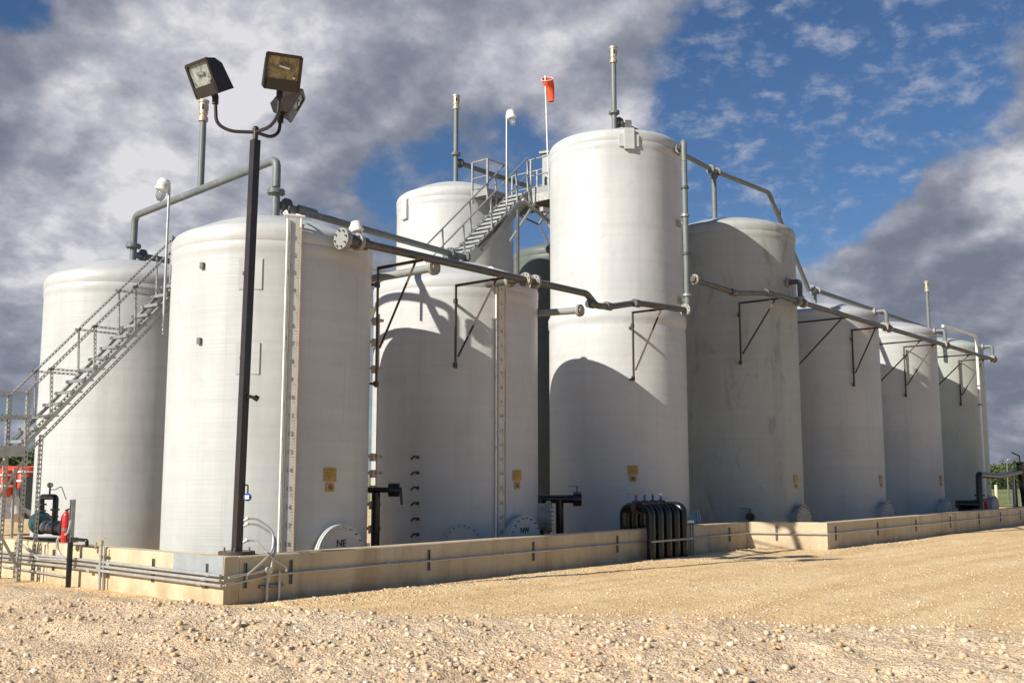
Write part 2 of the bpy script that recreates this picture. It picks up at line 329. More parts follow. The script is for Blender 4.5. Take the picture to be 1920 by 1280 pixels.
# ------------------------------------------------------------------ mesh builder
def perp(d):
    d = d.normalized(); a = Vector((0, 0, 1)) if abs(d.z) < .9 else Vector((1, 0, 0))
    s = d.cross(a).normalized(); return s, s.cross(d).normalized()
class MB:
    def __init__(s): s.v = []; s.f = []; s.m = []; s.cur = 0
    def add(s, vs, fs):
        k = len(s.v); s.v += [tuple(q) for q in vs]; s.f += [tuple(i + k for i in f) for f in fs]; s.m += [s.cur] * len(fs); return s
    def use(s, i): s.cur = i; return s
    def box(s, c, size, rz=0.):
        m = Matrix.Rotation(rz, 3, 'Z'); x, y, z = (q / 2 for q in size); c = Vector(c)
        vs = [c + m @ Vector((a * x, b * y, d * z)) for d in (-1, 1) for a, b in ((-1, -1), (1, -1), (1, 1), (-1, 1))]
        return s.add(vs, [(3, 2, 1, 0), (4, 5, 6, 7), (0, 1, 5, 4), (1, 2, 6, 5), (2, 3, 7, 6), (3, 0, 4, 7)])
    def bar(s, a, b, w, h=None, up=None):                    # rectangular bar, h measured along up
        a, b = Vector(a), Vector(b); h = h or w; d = (b - a)
        if up is None: sd, u = perp(d)
        else: sd = d.cross(Vector(up)).normalized(); u = sd.cross(d).normalized()
        vs = [p + sd * (i * w / 2) + u * (j * h / 2) for p in (a, b) for i, j in ((-1, -1), (1, -1), (1, 1), (-1, 1))]
        return s.add(vs, [(3, 2, 1, 0), (4, 5, 6, 7), (0, 1, 5, 4), (1, 2, 6, 5), (2, 3, 7, 6), (3, 0, 4, 7)])
    def angle(s, a, b, w, n1, n2, t=.006):                   # L section: legs along n1 and n2 from line a-b
        a, b, n1, n2 = Vector(a), Vector(b), Vector(n1).normalized(), Vector(n2).normalized()
        s.bar(a + n1 * w / 2, b + n1 * w / 2, t, w, n1); s.bar(a + n2 * w / 2 + n1 * t, b + n2 * w / 2 + n1 * t, t, w, n2); return s
    def perf(s, a, b, w, n1, n2, pitch=.085, t=.005):        # slotted angle with real holes
        a, b, n1, n2 = Vector(a), Vector(b), Vector(n1).normalized(), Vector(n2).normalized()
        L = (b - a).length; d = (b - a) / L
        for nn, off in ((n1, n2 * 0), (n2, n1 * t)):
            for f0, f1 in ((0, .3), (.7, 1.)):
                s.bar(a + off + nn * w * (f0 + f1) / 2, b + off + nn * w * (f0 + f1) / 2, t, w * (f1 - f0), nn)
            k = int(L / pitch)
            for i in range(k + 1):
                p = a + d * min(L - pitch * .25, i * pitch + .01) + off + nn * w * .5
                s.bar(p, p + d * pitch * .48, t, w * .41, nn)
        return s
    def loop(s, c, n, r, k=16):
        x, y = perp(n); return [c + (x * math.cos(t) + y * math.sin(t)) * r for t in (2 * math.pi * i / k for i in range(k))]
    def tube(s, pts, r, k=14, bend=None, cap=True):
        pts = [Vector(p) for p in pts]; out = [pts[0]]
        bd = r * 1.9 if bend is None else bend
        for i in range(1, len(pts) - 1):
            a, b, c = pts[i - 1], pts[i], pts[i + 1]; d1 = (a - b); d2 = (c - b); l = min(bd, d1.length * .48, d2.length * .48)
            if d1.normalized().dot(d2.normalized()) < -.995: out.append(b); continue
            p0, p2 = b + d1.normalized() * l, b + d2.normalized() * l
            for j in range(6):
                t = j / 5; out.append(p0 * (1 - t) ** 2 + b * (2 * t * (1 - t)) + p2 * t * t)
        out.append(pts[-1])
        x, _ = perp(out[1] - out[0]); vs = []; fs = []; prev = (out[1] - out[0]).normalized()
        rr = r if isinstance(r, (list, tuple)) else None
        for i, p in enumerate(out):
            d = ((out[min(i + 1, len(out) - 1)] - p).normalized() + (p - out[max(i - 1, 0)]).normalized()).normalized()
            x = (prev.rotation_difference(d) @ x); x = (x - d * x.dot(d)).normalized(); prev = d; y = d.cross(x)
            for j in range(k):
                a = 2 * math.pi * j / k; vs.append(p + (x * math.cos(a) + y * math.sin(a)) * r)
        m = len(out)
        for i in range(m - 1):
            for j in range(k):
                q = (j + 1) % k; fs.append((i * k + j, i * k + q, (i + 1) * k + q, (i + 1) * k + j))
        if cap: fs.append(tuple(range(k - 1, -1, -1))); fs.append(tuple((m - 1) * k + j for j in range(k)))
        return s.add(vs, fs)
    def cyl(s, a, b, r, k=20, r2=None):
        a, b = Vector(a), Vector(b); n = b - a; r2 = r if r2 is None else r2
        vs = s.loop(a, n, r, k) + s.loop(b, n, r2, k)
        fs = [(j, (j + 1) % k, k + (j + 1) % k, k + j) for j in range(k)] + [tuple(range(k - 1, -1, -1)), tuple(range(k, 2 * k))]
        return s.add(vs, fs)
    def lathe(s, base, prof, k=64, axis=(0, 0, 1)):
        base = Vector(base); ax = Vector(axis).normalized(); x, y = perp(ax); vs = []; fs = []
        for (r, z) in prof:
            for j in range(k):
                a = 2 * math.pi * j / k; vs.append(base + ax * z + (x * math.cos(a) + y * math.sin(a)) * max(r, 1e-4))
        for i in range(len(prof) - 1):
            for j in range(k):
                q = (j + 1) % k; fs.append((i * k + j, i * k + q, (i + 1) * k + q, (i + 1) * k + j))
        return s.add(vs, fs)
    def bolts(s, c, n, r, cnt, br=.014, l=.02, ph=0.):
        n = Vector(n).normalized(); c = Vector(c); x, y = perp(n)
        for i in range(cnt):
            a = 2 * math.pi * i / cnt + ph; p = c + (x * math.cos(a) + y * math.sin(a)) * r
            s.cyl(p - n * l / 2, p + n * l / 2, br, 6)
        return s
    def build(s, name, mat, parent=None, smooth=True, origin=None):
        me = bpy.data.meshes.new(name); vs = np.array(s.v, dtype=np.float32)
        if parent is not None:
            o0 = Vector((0, 0, 0)); q = parent
            while q is not None: o0 += q.location; q = q.parent
            loc = Vector((0, 0, 0))
        else:
            mn, mx = vs.min(0), vs.max(0); loc = Vector(origin) if origin is not None else Vector(((mn[0] + mx[0]) / 2, (mn[1] + mx[1]) / 2, mn[2])); o0 = loc
        vs = vs - np.array(o0, dtype=np.float32)
        me.from_pydata(vs.tolist(), [], s.f)
        for m_ in (mat if isinstance(mat, (list, tuple)) else [mat]): me.materials.append(m_)
        if isinstance(mat, (list, tuple)): me.polygons.foreach_set('material_index', s.m)
        if smooth:
            me.polygons.foreach_set('use_smooth', [True] * len(me.polygons)); me.set_sharp_from_angle(angle=R(38))
        me.update()
        o = bpy.data.objects.new(name, me); C.objects.link(o); o.location = loc
        if parent is not None: o.parent = parent
        return o
def tag(o, label=None, cat=None, group=None, kind=None):
    if label: o['label'] = label
    if cat: o['category'] = cat
    if group: o['group'] = group
    if kind: o['kind'] = kind
    return o
def thing(name, loc, label, cat, group=None):
    o = bpy.data.objects.new(name, None); C.objects.link(o); o.location = loc; o.empty_display_size = .2
    return tag(o, label, cat, group)
def text_mb(txt, size, origin, xdir, ydir, depth=.004, align='CENTER'):
    cu = bpy.data.curves.new('t', 'FONT'); cu.body = txt; cu.size = size; cu.extrude = depth; cu.align_x = align; cu.align_y = 'CENTER'; cu.offset = size * .012
    cu.resolution_u = 2
    o = bpy.data.objects.new('t', cu); C.objects.link(o); bpy.context.view_layer.update()
    me = bpy.data.meshes.new_from_object(o); mb = MB(); xd, yd = Vector(xdir).normalized(), Vector(ydir).normalized(); zd = xd.cross(yd)
    og = Vector(origin)
    mb.add([og + xd * v.co.x + yd * v.co.y + zd * v.co.z for v in me.vertices], [tuple(p.vertices) for p in me.polygons])
    bpy.data.objects.remove(o); bpy.data.meshes.remove(me); return mb
def merge(dst, src): dst.add(src.v, src.f); return dst
UP = Vector((0, 0, 1)); YM = Vector((0, -1, 0)); XP = Vector((1, 0, 0))

# ------------------------------------------------------------------ ground
def vnoise(x, y, seed=0):
    xi = np.floor(x).astype(np.int64); yi = np.floor(y).astype(np.int64); fx = x - xi; fy = y - yi
    fx = fx * fx * (3 - 2 * fx); fy = fy * fy * (3 - 2 * fy)
    def h(a, b):
        q = (a * 374761393 + b * 668265263 + seed * 1442695041) & 0xffffffff
        q = ((q ^ (q >> 13)) * 1274126177) & 0xffffffff
        return ((q ^ (q >> 16)) & 0xffff) / 65535.0
    return (h(xi, yi) * (1 - fx) + h(xi + 1, yi) * fx) * (1 - fy) + (h(xi, yi + 1) * (1 - fx) + h(xi + 1, yi + 1) * fx) * fy
def fbm(x, y, sc, oc, seed=0, g=.55):
    t = 0; a = 1.; s = 0
    for i in range(oc): t = t + a * (vnoise(x * sc * 2 ** i, y * sc * 2 ** i, seed + i * 7) - .5); s += a; a *= g
    return t / s * 2
CREST = [(7.6, 30.), (8.05, 20.), (8.25, 14.4), (8.6, 12.), (9.4, 9.9), (10.6, 8.4), (11.9, 6.2), (12.9, 4.0), (13.6, 0), (14, -8)]
def crest_dist(x, y):                                        # signed: + on the camera's side of the crest
    ys = np.array([c[1] for c in CREST])[::-1]; xs = np.array([c[0] for c in CREST])[::-1]
    return np.interp(y, ys, xs) - x + .28 * fbm(x, y, .5, 3, 50)
def hgt(x, y):
    d = crest_dist(x, y); b = 1 / (1 + np.exp(-d / .22))
    crest = np.exp(-(np.maximum(d, 0) / 2.4) ** 2)
    far = np.hypot(x, y)
    amp = np.clip(1.3 - far / 60, 0.1, 1)
    z = b * (.17 * crest - .055 * np.maximum(d, 0) + .10 * fbm(x, y, .7, 3, 3)) + amp * .012 * fbm(x, y, .9, 3, 9) * (1 - b)
    rough = (.3 + .7 * b) * amp
    z = z + rough * (.055 * fbm(x, y, 2.4, 5, 17, .62) + .012 * np.abs(fbm(x, y, 11., 3, 29, .65)))
    near = np.clip((14 - far) / 4, 0, 1); z = z + near * b * .018 * fbm(x, y, 24., 2, 37)
    wl = np.where(x < 25, 12.45, 10.75); wr = np.exp(-((y - wl + .12 * fbm(x, y, .7, 2, 61)) / .28) ** 2) * (x > 9.6) * np.clip(.55 + fbm(x, y, .35, 2, 71), .1, 1)
    z = z + .055 * wr * (1 + .5 * fbm(x, y, 8., 2, 81))
    ruts = np.exp(-((y - 10.4 + .03 * (x - 16)) / .35) ** 2) + np.exp(-((y - 8.5 + .03 * (x - 16)) / .35) ** 2)
    return z - .022 * ruts * (1 - b)
def polar_sheet(rs, th):
    Rr, T = np.meshgrid(rs, th, indexing='ij'); x = Rr * np.cos(T); y = Rr * np.sin(T); return x, y
def build_ground():
    rs = [0.4]
    while rs[-1] < 9000:
        r = rs[-1]
        k = .12 if r < 8.2 else (.0031 if r < 17 else (.0058 if r < 34 else (.02 if r < 90 else .12)))
        rs.append(r * (1 + k))
    th = []
    a = VA - math.pi
    while a < VA + math.pi - .01:
        th.append(a); a += .0026 if abs(a - VA) < .52 else (.02 if abs(a - VA) < .75 else .09)
    th.append(VA + math.pi)
    x, y = polar_sheet(np.array(rs), np.array(th)); z = hgt(x, y)
    nr, nt = x.shape; co = np.stack([x, y, z], -1).reshape(-1, 3).astype(np.float32)
    i, j = np.meshgrid(np.arange(nr - 1), np.arange(nt - 1), indexing='ij'); q = (i * nt + j).ravel()
    quads = np.stack([q, q + nt, q + nt + 1, q + 1], -1)
    me = bpy.data.meshes.new('gravel_ground'); me.vertices.add(len(co)); me.vertices.foreach_set('co', co.ravel())
    me.loops.add(quads.size); me.loops.foreach_set('vertex_index', quads.ravel().astype(np.int32))
    me.polygons.add(len(quads)); me.polygons.foreach_set('loop_start', np.arange(0, quads.size, 4, dtype=np.int32))
    me.polygons.foreach_set('use_smooth', np.ones(len(quads), bool))
    me.update(calc_edges=True)
    b = 1 / (1 + np.exp(-crest_dist(x, y) / .16)); at = me.attributes.new('berm', 'FLOAT', 'POINT'); at.data.foreach_set('value', b.ravel().astype(np.float32))
    me.materials.append(M['gravel']); o = bpy.data.objects.new('gravel_ground', me); C.objects.link(o)
    tag(o, 'pale tan crushed limestone pad and loose gravel bank in front of the tank wall', 'ground', kind='structure')
    # field beyond the pad
    mb = MB(); vs = []; fs = []; th = [VA - 1.2 + i * .02 for i in range(121)]
    for rr in (74, 78, 90, 120, 200, 400, 1000, 9000):
        for t in th:
            q = rr + (3.0 * math.sin(t * 23) + 2 * math.sin(t * 61) if rr < 80 else 0)
            vs.append((q * math.cos(t), q * math.sin(t), .05 if rr < 80 else .3 + .1 * math.sin(t * 9 + rr)))
    n = len(th)
    for i in range(7):
        for j in range(n - 1): fs.append((i * n + j, (i + 1) * n + j, (i + 1) * n + j + 1, i * n + j + 1))
    mb.add(vs, fs); tag(mb.build('grass_field', M['grass'], origin=(0, 0, 0)), 'green grass field beyond the gravel pad', 'field', kind='structure')
build_ground()

def build_stones():
    ph = (1 + 5 ** .5) / 2
    ico = np.array([(-1, ph, 0), (1, ph, 0), (-1, -ph, 0), (1, -ph, 0), (0, -1, ph), (0, 1, ph), (0, -1, -ph), (0, 1, -ph), (ph, 0, -1), (ph, 0, 1), (-ph, 0, -1), (-ph, 0, 1)]) / 1.9
    fc = np.array([(0, 11, 5), (0, 5, 1), (0, 1, 7), (0, 7, 10), (0, 10, 11), (1, 5, 9), (5, 11, 4), (11, 10, 2), (10, 7, 6), (7, 1, 8), (3, 9, 4), (3, 4, 2), (3, 2, 6), (3, 6, 8), (3, 8, 9), (4, 9, 5), (2, 4, 11), (6, 2, 10), (8, 6, 7), (9, 8, 1)])
    def cloud(n, r0, r1, smin, smax, pw, side, name, label):
        r = np.sqrt(rng.uniform(r0 ** 2, r1 ** 2, n)); r = r0 + (r1 - r0) * rng.uniform(0, 1, n) ** 1.15
        t = VA + rng.uniform(-.50, .50, n); x = r * np.cos(t); y = r * np.sin(t)
        d = crest_dist(x, y); clump = fbm(x, y, 1.1, 3, 77)
        # nothing inside the wall line
        inside = ((x > 9.0) & (y > 12.98)) | ((x > 25.6) & (y > 11.15))
        wl = np.where(x < 25, 12.5, 10.8); wr = np.exp(-((y - wl) / .38) ** 2) * (x > 9.4)
        keep = ~inside & (clump + (1.2 * wr if side < 0 else 0) > rng.uniform(-.75, .45, n) + (.25 if side < 0 else 0))
        keep &= (d > -.15) if side > 0 else (d < .1)
        x, y = x[keep], y[keep]; m = len(x)
        s = smin + (smax - smin) * rng.uniform(0, 1, m) ** pw
        V = ico[None] * s[:, None, None] * rng.uniform(.6, 1.15, (m, 12, 1))
        V = V * rng.uniform(.55, 1.25, (m, 1, 3)); a = rng.uniform(0, 6.28, m); ca, sa = np.cos(a)[:, None], np.sin(a)[:, None]
        X = V[..., 0] * ca - V[..., 1] * sa; Y = V[..., 0] * sa + V[..., 1] * ca; Z = V[..., 2] * .75
        tl = rng.uniform(-.6, .6, m)[:, None]; Y2 = Y * np.cos(tl) - Z * np.sin(tl); Z = Y * np.sin(tl) + Z * np.cos(tl)
        zz = hgt(x, y) + s * rng.uniform(-.15, .4, m)
        P = np.stack([X + x[:, None], Y2 + y[:, None], Z + zz[:, None]], -1).reshape(-1, 3).astype(np.float32)
        F = (fc[None] + (np.arange(m) * 12)[:, None, None]).reshape(-1, 3)
        me = bpy.data.meshes.new(name); me.vertices.add(len(P)); me.vertices.foreach_set('co', P.ravel())
        me.loops.add(F.size); me.loops.foreach_set('vertex_index', F.ravel().astype(np.int32)); me.polygons.add(len(F))
        me.polygons.foreach_set('loop_start', np.arange(0, F.size, 3, dtype=np.int32)); me.update(calc_edges=True)
        me.materials.append(M['stone']); o = bpy.data.objects.new(name, me); C.objects.link(o)
        tag(o, label, 'gravel', kind='stuff'); return m
    cloud(38000, 8.5, 16.5, .005, .058, 9.0, 1, 'loose_gravel', 'loose limestone pieces scattered on the bank nearest the camera')
    cloud(60000, 10, 34, .006, .026, 3.0, -1, 'pad_gravel', 'fine limestone chips scattered over the rolled pad by the wall')
build_stones()

# ------------------------------------------------------------------ containment wall
WT, WX, WY, WY2 = .687, 9.06, 13.05, 11.22                   # wall top, left face, front faces
def build_wall():
    root = thing('containment_wall', (WX, WY, 0), 'low tan concrete containment wall running around the foot of all the white tanks', 'wall')
    th = .26
    k0, k1 = onZ(1400, 975.6, WT), onZ(1550, 976.4, WT)
    K0 = Vector((25.05, WY, 0)); K1 = Vector((25.9, WY2, 0))
    def seg(a, b, mb, inn, z1=WT):                            # vertical slab, a-b outer face, inn points inward
        a, b, inn = Vector(a), Vector(b), Vector(inn).normalized() * th; c = .018
        for i0, i1, q0, q1 in ((0, 1, -.25, z1),):
            o = [Vector((p.x, p.y, 0)) for p in (a, b)]
            vs = []
            for p in o:
                vs += [p + UP * q0, p + UP * (z1 - c), p + inn * (c / th) + UP * z1, p + inn * (1 - c / th) + UP * z1, p + inn + UP * (z1 - c), p + inn + UP * q0]
            fs = [(j, 6 + j, 6 + j + 1, j + 1) for j in range(5)] + [(5, 11, 6, 0), (0, 1, 2, 3, 4, 5), (11, 10, 9, 8, 7, 6)]
            mb.add(vs, fs)
    joints = [9.06, 14.7, 20.3, 25.55]
    mb = MB(); seg((WX, WY), (WX, 30), mb, (1, 0, 0)); mb.build('wall_panel', M['concrete'], root)
    xs = [WX + th + .002, 16.3, 22.9, K0.x]
    for i in range(3):
        mb = MB(); seg((xs[i] + .004, WY, 0), (xs[i + 1] - .004, WY, 0), mb, (0, 1, 0)); mb.build('wall_panel', M['concrete'], root)
    mb = MB(); n = (K1 - K0).normalized(); seg(K0 + n * .01 + Vector((0, .003, 0)), K1, mb, (-n.y, n.x, 0) if n.x * 1 > 0 else (n.y, -n.x, 0)); mb.build('wall_panel', M['concrete'], root)
    xs2 = [K1.x + .005, 36.6, 41.9, 52.]
    for i in range(3):
        mb = MB(); seg((xs2[i] + .004, WY2, 0), (xs2[i + 1] - .02, WY2, 0), mb, (0, 1, 0), WT if i < 2 else WT - .004); mb.build('wall_panel', M['concrete'], root)
    # thicker corner block that carries the lamp pole
    mb = MB(); mb.box((WX + .38, WY + .40, .22), (.7, .7, .94)); mb.build('corner_block', M['concrete'], root)
    # sealed grey patch by the corner on the sunlit face
    a, b = onX(425, 1050, WX), onX(338, 1040, WX)
    mb = MB(); mb.box((WX - .004, (a.y + b.y) / 2 + .12, .54), (.012, abs(b.y - a.y) + .1, .30)); tag(mb.build('sealant_patch', M['patch'], root), 'grey sealed patch near the corner')
    # vertical strut channels cast in the faces
    def strut(p, along, out, z0=.22, z1=.58):
        p = Vector(p); al = Vector(along).normalized(); ou = Vector(out).normalized(); mb = MB()
        for sgn in (-1, 1): mb.bar(p + al * sgn * .019 + ou * .012 + UP * z0, p + al * sgn * .019 + ou * .012 + UP * z1, .004, .036, ou)
        mb.bar(p + ou * .003 + UP * z0, p + ou * .003 + UP * z1, .040, .005, ou)
        mb.build('strut_channel', M['strut'], root)
    for x in (10.25, 13.25, 16.16, 19.07, 24.1): strut((x, WY, 0), (1, 0, 0), YM)
    strut((9.42, WY, 0), (1, 0, 0), YM)
    for x in (26.4, 29.3, 32.37, 35.6, 38.7, 41.3, 44.): strut((x, WY2, 0), (1, 0, 0), YM)
    kn = Vector((n.y, -n.x, 0)); strut(K0 + n * .75, n, kn)
    for y in (13.45, 14.9, 18.1, 20.2, 22.5): strut((WX, y, 0), (0, 1, 0), (-1, 0, 0))
    # the conduit that follows the front faces
    c = thing('front_conduit', (WX, WY, 0), 'single thin grey conduit strapped along the shaded front of the concrete wall', 'conduit')
    z = .40; o = .05
    pts = [(WX - .03, WY - o - .03, z - .10), (9.9, WY - o, z - .01), (K0.x - .02, WY - o, z), (K1.x - .03, WY2 - o, z), (52, WY2 - o, z)]
    mb = MB().tube(pts, .019, 8, .05)
    for x in (12.2, 15.2, 18.2, 23.0): mb.cyl((x, WY - o, z), (x + .07, WY - o, z), .026, 10)
    for x in (29.8, 33, 36.4, 40): mb.cyl((x, WY2 - o, z), (x + .07, WY2 - o, z), .026, 10)
    mb.build('conduit', M['conduit'], c)
    c = thing('side_conduits', (WX, WY, 0), 'three pale parallel conduits strapped along the sunlit left face of the concrete wall', 'conduit')
    for i, (zz, yy, oo) in enumerate(((.43, 13.1, .06), (.36, 13.1, .06), (.29, 13.0, .07))):
        mb = MB().tube([(WX - oo, yy - .05 * (i != 2), zz - .0), (WX - oo, 17.6, zz + .035), (WX - oo, 21 + i * .3, zz + .02), (WX - oo, 27, zz)], .024, 10)
        for q in (13.3 + .1 * i, 16.1 + .3 * i): mb.cyl((WX - oo, q, zz), (WX - oo, q + .1, zz), .031, 10)
        mb.build('conduit', M['conduit'], c)
build_wall()

# ------------------------------------------------------------------ tanks
TR = 1.83
TK = dict(A=(12.45, 21.94), B=(11.87, 15.85), C=(17.42, 16.34), D=(23.33, 21.94), E=(29, 21.94), F=(23.3, 15.85), G=(29.25, 15.6), H=(36.08, 15.64), I=(42.36, 15.64), J=(48.68, 15.64))
RAD = dict.fromkeys('ABCDEF', 1.83); RAD['C'] = 1.89; RAD.update(dict.fromkeys('GHIJ', 2.05))
def oncyl(px_, py_, key):
    x, y = TK[key]; r = RAD[key]; rr = ray(px_, py_); a = rr.x ** 2 + rr.y ** 2; b = -2 * (rr.x * x + rr.y * y); c = x * x + y * y - r * r
    t = (-b - math.sqrt(max(0, b * b - 4 * a * c))) / 2 / a; q = Vector((0, 0, EYE)) + rr * t; return q, (q - Vector((x, y, q.z))).normalized()
def manway(root, pos, out, mat, r=.5, neck=.22, lettering=None, plate=True):
    out = Vector(out).normalized(); p = Vector(pos); m = MB().cyl(p - out * .35, p + out * neck, r * .84, 40).build('manway', mat, root)
    MB().cyl(p + out * (neck - .075), p + out * (neck - .035), r, 48).build('flange_ring', mat, m)
    MB().cyl(p + out * (neck - .022), p + out * (neck + .02), r, 48).use(1).bolts(p + out * (neck - .0), out, r * .89, 20, .017, .12, .1).build('cover', [mat, M['bolt']], m)
    xd = UP.cross(out).normalized()
    if lettering: text_mb(lettering, .165, p + out * (neck + .024) + UP * .20 - xd * .02, xd, UP).build('lettering', M['ink'], m, smooth=False)
    if plate:
        q = MB(); c = p + out * (neck + .025) + UP * (-.02) + xd * .05
        q.bar(c - xd * .1, c + xd * .1, .16, .006, out); q.build('nameplate', M['plate'], m)
    return m
def placard(root, pos, out, s=1.):
    out = Vector(out).normalized(); xd = UP.cross(out).normalized(); c = Vector(pos) + out * .012
    q = MB().bar(c - xd * .13 * s, c + xd * .13 * s, .23 * s, .008, out).use(1)
    d = c - UP * .215 * s + out * .002; MB().bar(d - xd * .085 * s, d + xd * .085 * s, .15 * s, .008, out).use(1).cyl(d + out * .0045, d + out * .0065, .045 * s, 20).build('small_plate', [M['plate'], simple_ink], root)
    for i, w in enumerate((.20, .14, .18, .16, .10)):
        e = c + out * .0055 + UP * (.08 - i * .038) * s - xd * (.11 * s - w * s / 2); q.bar(e - xd * w * s / 2, e + xd * w * s / 2, .008 * s, .002, out)
    q.build('placard', [M['plate'], simple_ink], root)
simple_ink = simple('worn_print', (.16, .095, .02), .6, var=.3, scale=20)
def tank(key, H, mat, label, r=None, dome=.42, group='upright storage tanks', joint=None):
    r = r or RAD[key]
    x, y = TK[key]; root = thing('storage_tank', (x, y, 0), label, 'tank', group)
    if joint:
        prof = [(r + .035, 0), (r + .035, joint - .42), (r + .02, joint - .34), (r + .055, joint - .26), (r + .06, joint - .05), (r + .01, joint + .06), (r, joint + .12), (r, H - .5)]
    else: prof = [(r, 0), (r, H - .5)]
    prof += [(r, H - .44), (r + .014, H - .40), (r + .014, H - .27), (r + .006, H - .25), (r + .022, H - .20), (r + .022, H - .10), (r + .01, H - .04), (r - .03, H + .025), (r - .10, H + .075), (r - .22, H + .12)]
    r1 = r - .22
    for i in range(1, 9):
        t = i / 8; prof.append((r1 * (1 - t), H + .12 + (dome - .12) * (1 - (1 - t) ** 2)))
    dense = [prof[0]]
    for a, b in zip(prof[:-1], prof[1:]):
        k = max(1, int(abs(b[1] - a[1]) / .35))
        for i in range(1, k + 1): dense.append((a[0] + (b[0] - a[0]) * i / k, a[1] + (b[1] - a[1]) * i / k))
    MB().lathe((x, y, 0), dense, 128).build('shell', mat, root); return root
def rad(key, deg): a = R(deg); return Vector((math.cos(a), math.sin(a), 0)), Vector((*TK[key], 0))
tA = tank('A', 6.22, M['white'], 'white tank at the far left behind the metal staircase', dome=.55)
tB = tank('B', 6.12, M['white'], 'nearest white tank by the lamp pole, its manway cover lettered NE', dome=.55)
tC = tank('C', 6.14, M['white_c'], 'white tank with a rounded shadow, its manway cover lettered NW', dome=.64)
tD = tank('D', 10.42, M['white'], 'tall white tank at the back with the upper staircase in front of it', dome=.58)
tE = tank('E', 9.62, M['dim'], 'grey-green tank, shade painted into its colour, small black rim box, behind the tallest front tank')
tF = tank('F', 10.82, M['white_c'], 'tallest white front tank with a ledge round its middle and a rim lug', r=1.81, joint=6.1)
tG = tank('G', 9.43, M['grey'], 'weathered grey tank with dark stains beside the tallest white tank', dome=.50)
tH = tank('H', 7.62, M['white_h'], 'white tank just right of the stained grey tank, pipe shadows on its domed top', dome=.50)
tI = tank('I', 7.68, M['white_h'], 'white tank second from the right end, a brass-capped stack behind it', dome=.50)
tJ = tank('J', 7.66, M['green'], 'greenish tank at the far right end with a white downpipe', dome=.50)
# manways, placards and rim details
def front(key, u): x, y = TK[key]; return Vector((u, y - math.sqrt(max(TR ** 2 - (u - x) ** 2, .01)), 0))
for key, root, mat, let in (('B', tB, 'white', 'NE'), ('C', tC, 'white_c', 'NW'), ('G', tG, 'flange', None), ('H', tH, 'white_h', None), ('I', tI, 'white_h', None), ('J', tJ, 'white_h', None)):
    x, y = TK[key]; manway(root, (x - .05 + (0.1 if key == 'B' else 0), y - RAD[key], .52), (0, -1, 0), M[mat], .52, .2, let)
for key, root in (('B', tB), ('C', tC), ('G', tG), ('H', tH), ('I', tI), ('J', tJ)):
    d, c = rad(key, -92); placard(root, c + d * RAD[key] + UP * (1.88 if key in 'BC' else 1.80), d)
d, c = rad('F', -135); placard(tF, c + d * (TR + .02) + UP * 2.02, d)
d, c = rad('F', -52); manway(tF, c + d * TR + UP * .5, d, M['white_c'], .5, .25, None, False)
d, c = rad('C', -132); manway(tC, c + d * TR + UP * .48, d, M['white_c'], .40, .12, None, False)
d, c = rad('C', -48); manway(tC, c + d * TR + UP * .95, d, M['flange'], .36, .32, None, False)
# lug pocket on the tall front tank
d, c = rad('F', -134); x = UP.cross(d)
l = MB().bar(c + d * (TR + .0) + UP * 10.30, c + d * (TR + .0) + UP * 10.86, .26, .15, d); l.bar(c + d * (TR - .02) + UP * 10.38, c + d * (TR - .02) + UP * 10.7, .52, .09, d)
l.build('lug_pocket', M['white_c'], tF)
l = MB().bar(c + d * (TR - .03) + UP * 10.84, c + d * (TR - .03) + UP * 11.1, .17, .03, d); l.build('lifting_lug', M['strut'], tF)
d, c = rad('E', -132); MB().bar(c + d * (TR + .02) + UP * 9.5, c + d * (TR + .02) + UP * 9.76, .2, .1, d).build('rim_box', M['black'], tE)
d, c = rad('D', 168); MB().bar(c + d * TR + UP * 9.6, c + d * TR + UP * 10.2, .3, .16, d).build('lug_pocket', M['white'], tD)
# cleats and taped seams on the nearest tank
for (px_, py_) in ((347, 490), (341, 634)):
    d, c = rad('B', 218); p = atD(px_, py_, 18.15); k = MB().bar(p - UP * .05, p + UP * .05, .06, .05, d)
    d2 = (Vector((p.x, p.y, 0)) - c).normalized(); k = MB(); q = c + d2 * (TR + .02) + UP * p.z; k.bar(q - UP * .055, q + UP * .055, .07, .06, d2); k.build('cleat', M['steel'], tB)
for (zz,) in ((5.28,), (3.83,)):
    a = R(-139); d2 = Vector((math.cos(a), math.sin(a), 0)); x2 = UP.cross(d2); c = Vector((*TK['B'], 0)); q = c + d2 * (TR + .004) + UP * zz
    k = MB().bar(q - UP * .27, q + UP * .27, .4, .006, d2); k.build('bonded_pad', M['white'], tB)
    k = MB(); q2 = q + d2 * .05; k.bar(q2 - UP * .04 - x2 * .1, q2 + UP * .02 - x2 * .1, .02, .1, d2); k.build('cleat', M['steel'], tB)
# roof hatches
for key, root, H in (('A', tA, 6.22), ('B', tB, 6.12), ('C', tC, 6.14)):
    x, y = TK[key]; MB().lathe((x - .55, y - .5, H + .15), [(.36, 0), (.36, .14), (.30, .17), (0.001, .19)], 32).build('roof_hatch', M['white'], root)
x, y = TK['A']; MB().lathe((x + .5, y - 1.1, 6.3), [(.1, -.1), (.1, .16), (.13, .16), (.13, .2), (.001, .2)], 20).build('roof_nozzle', M['white'], tA)

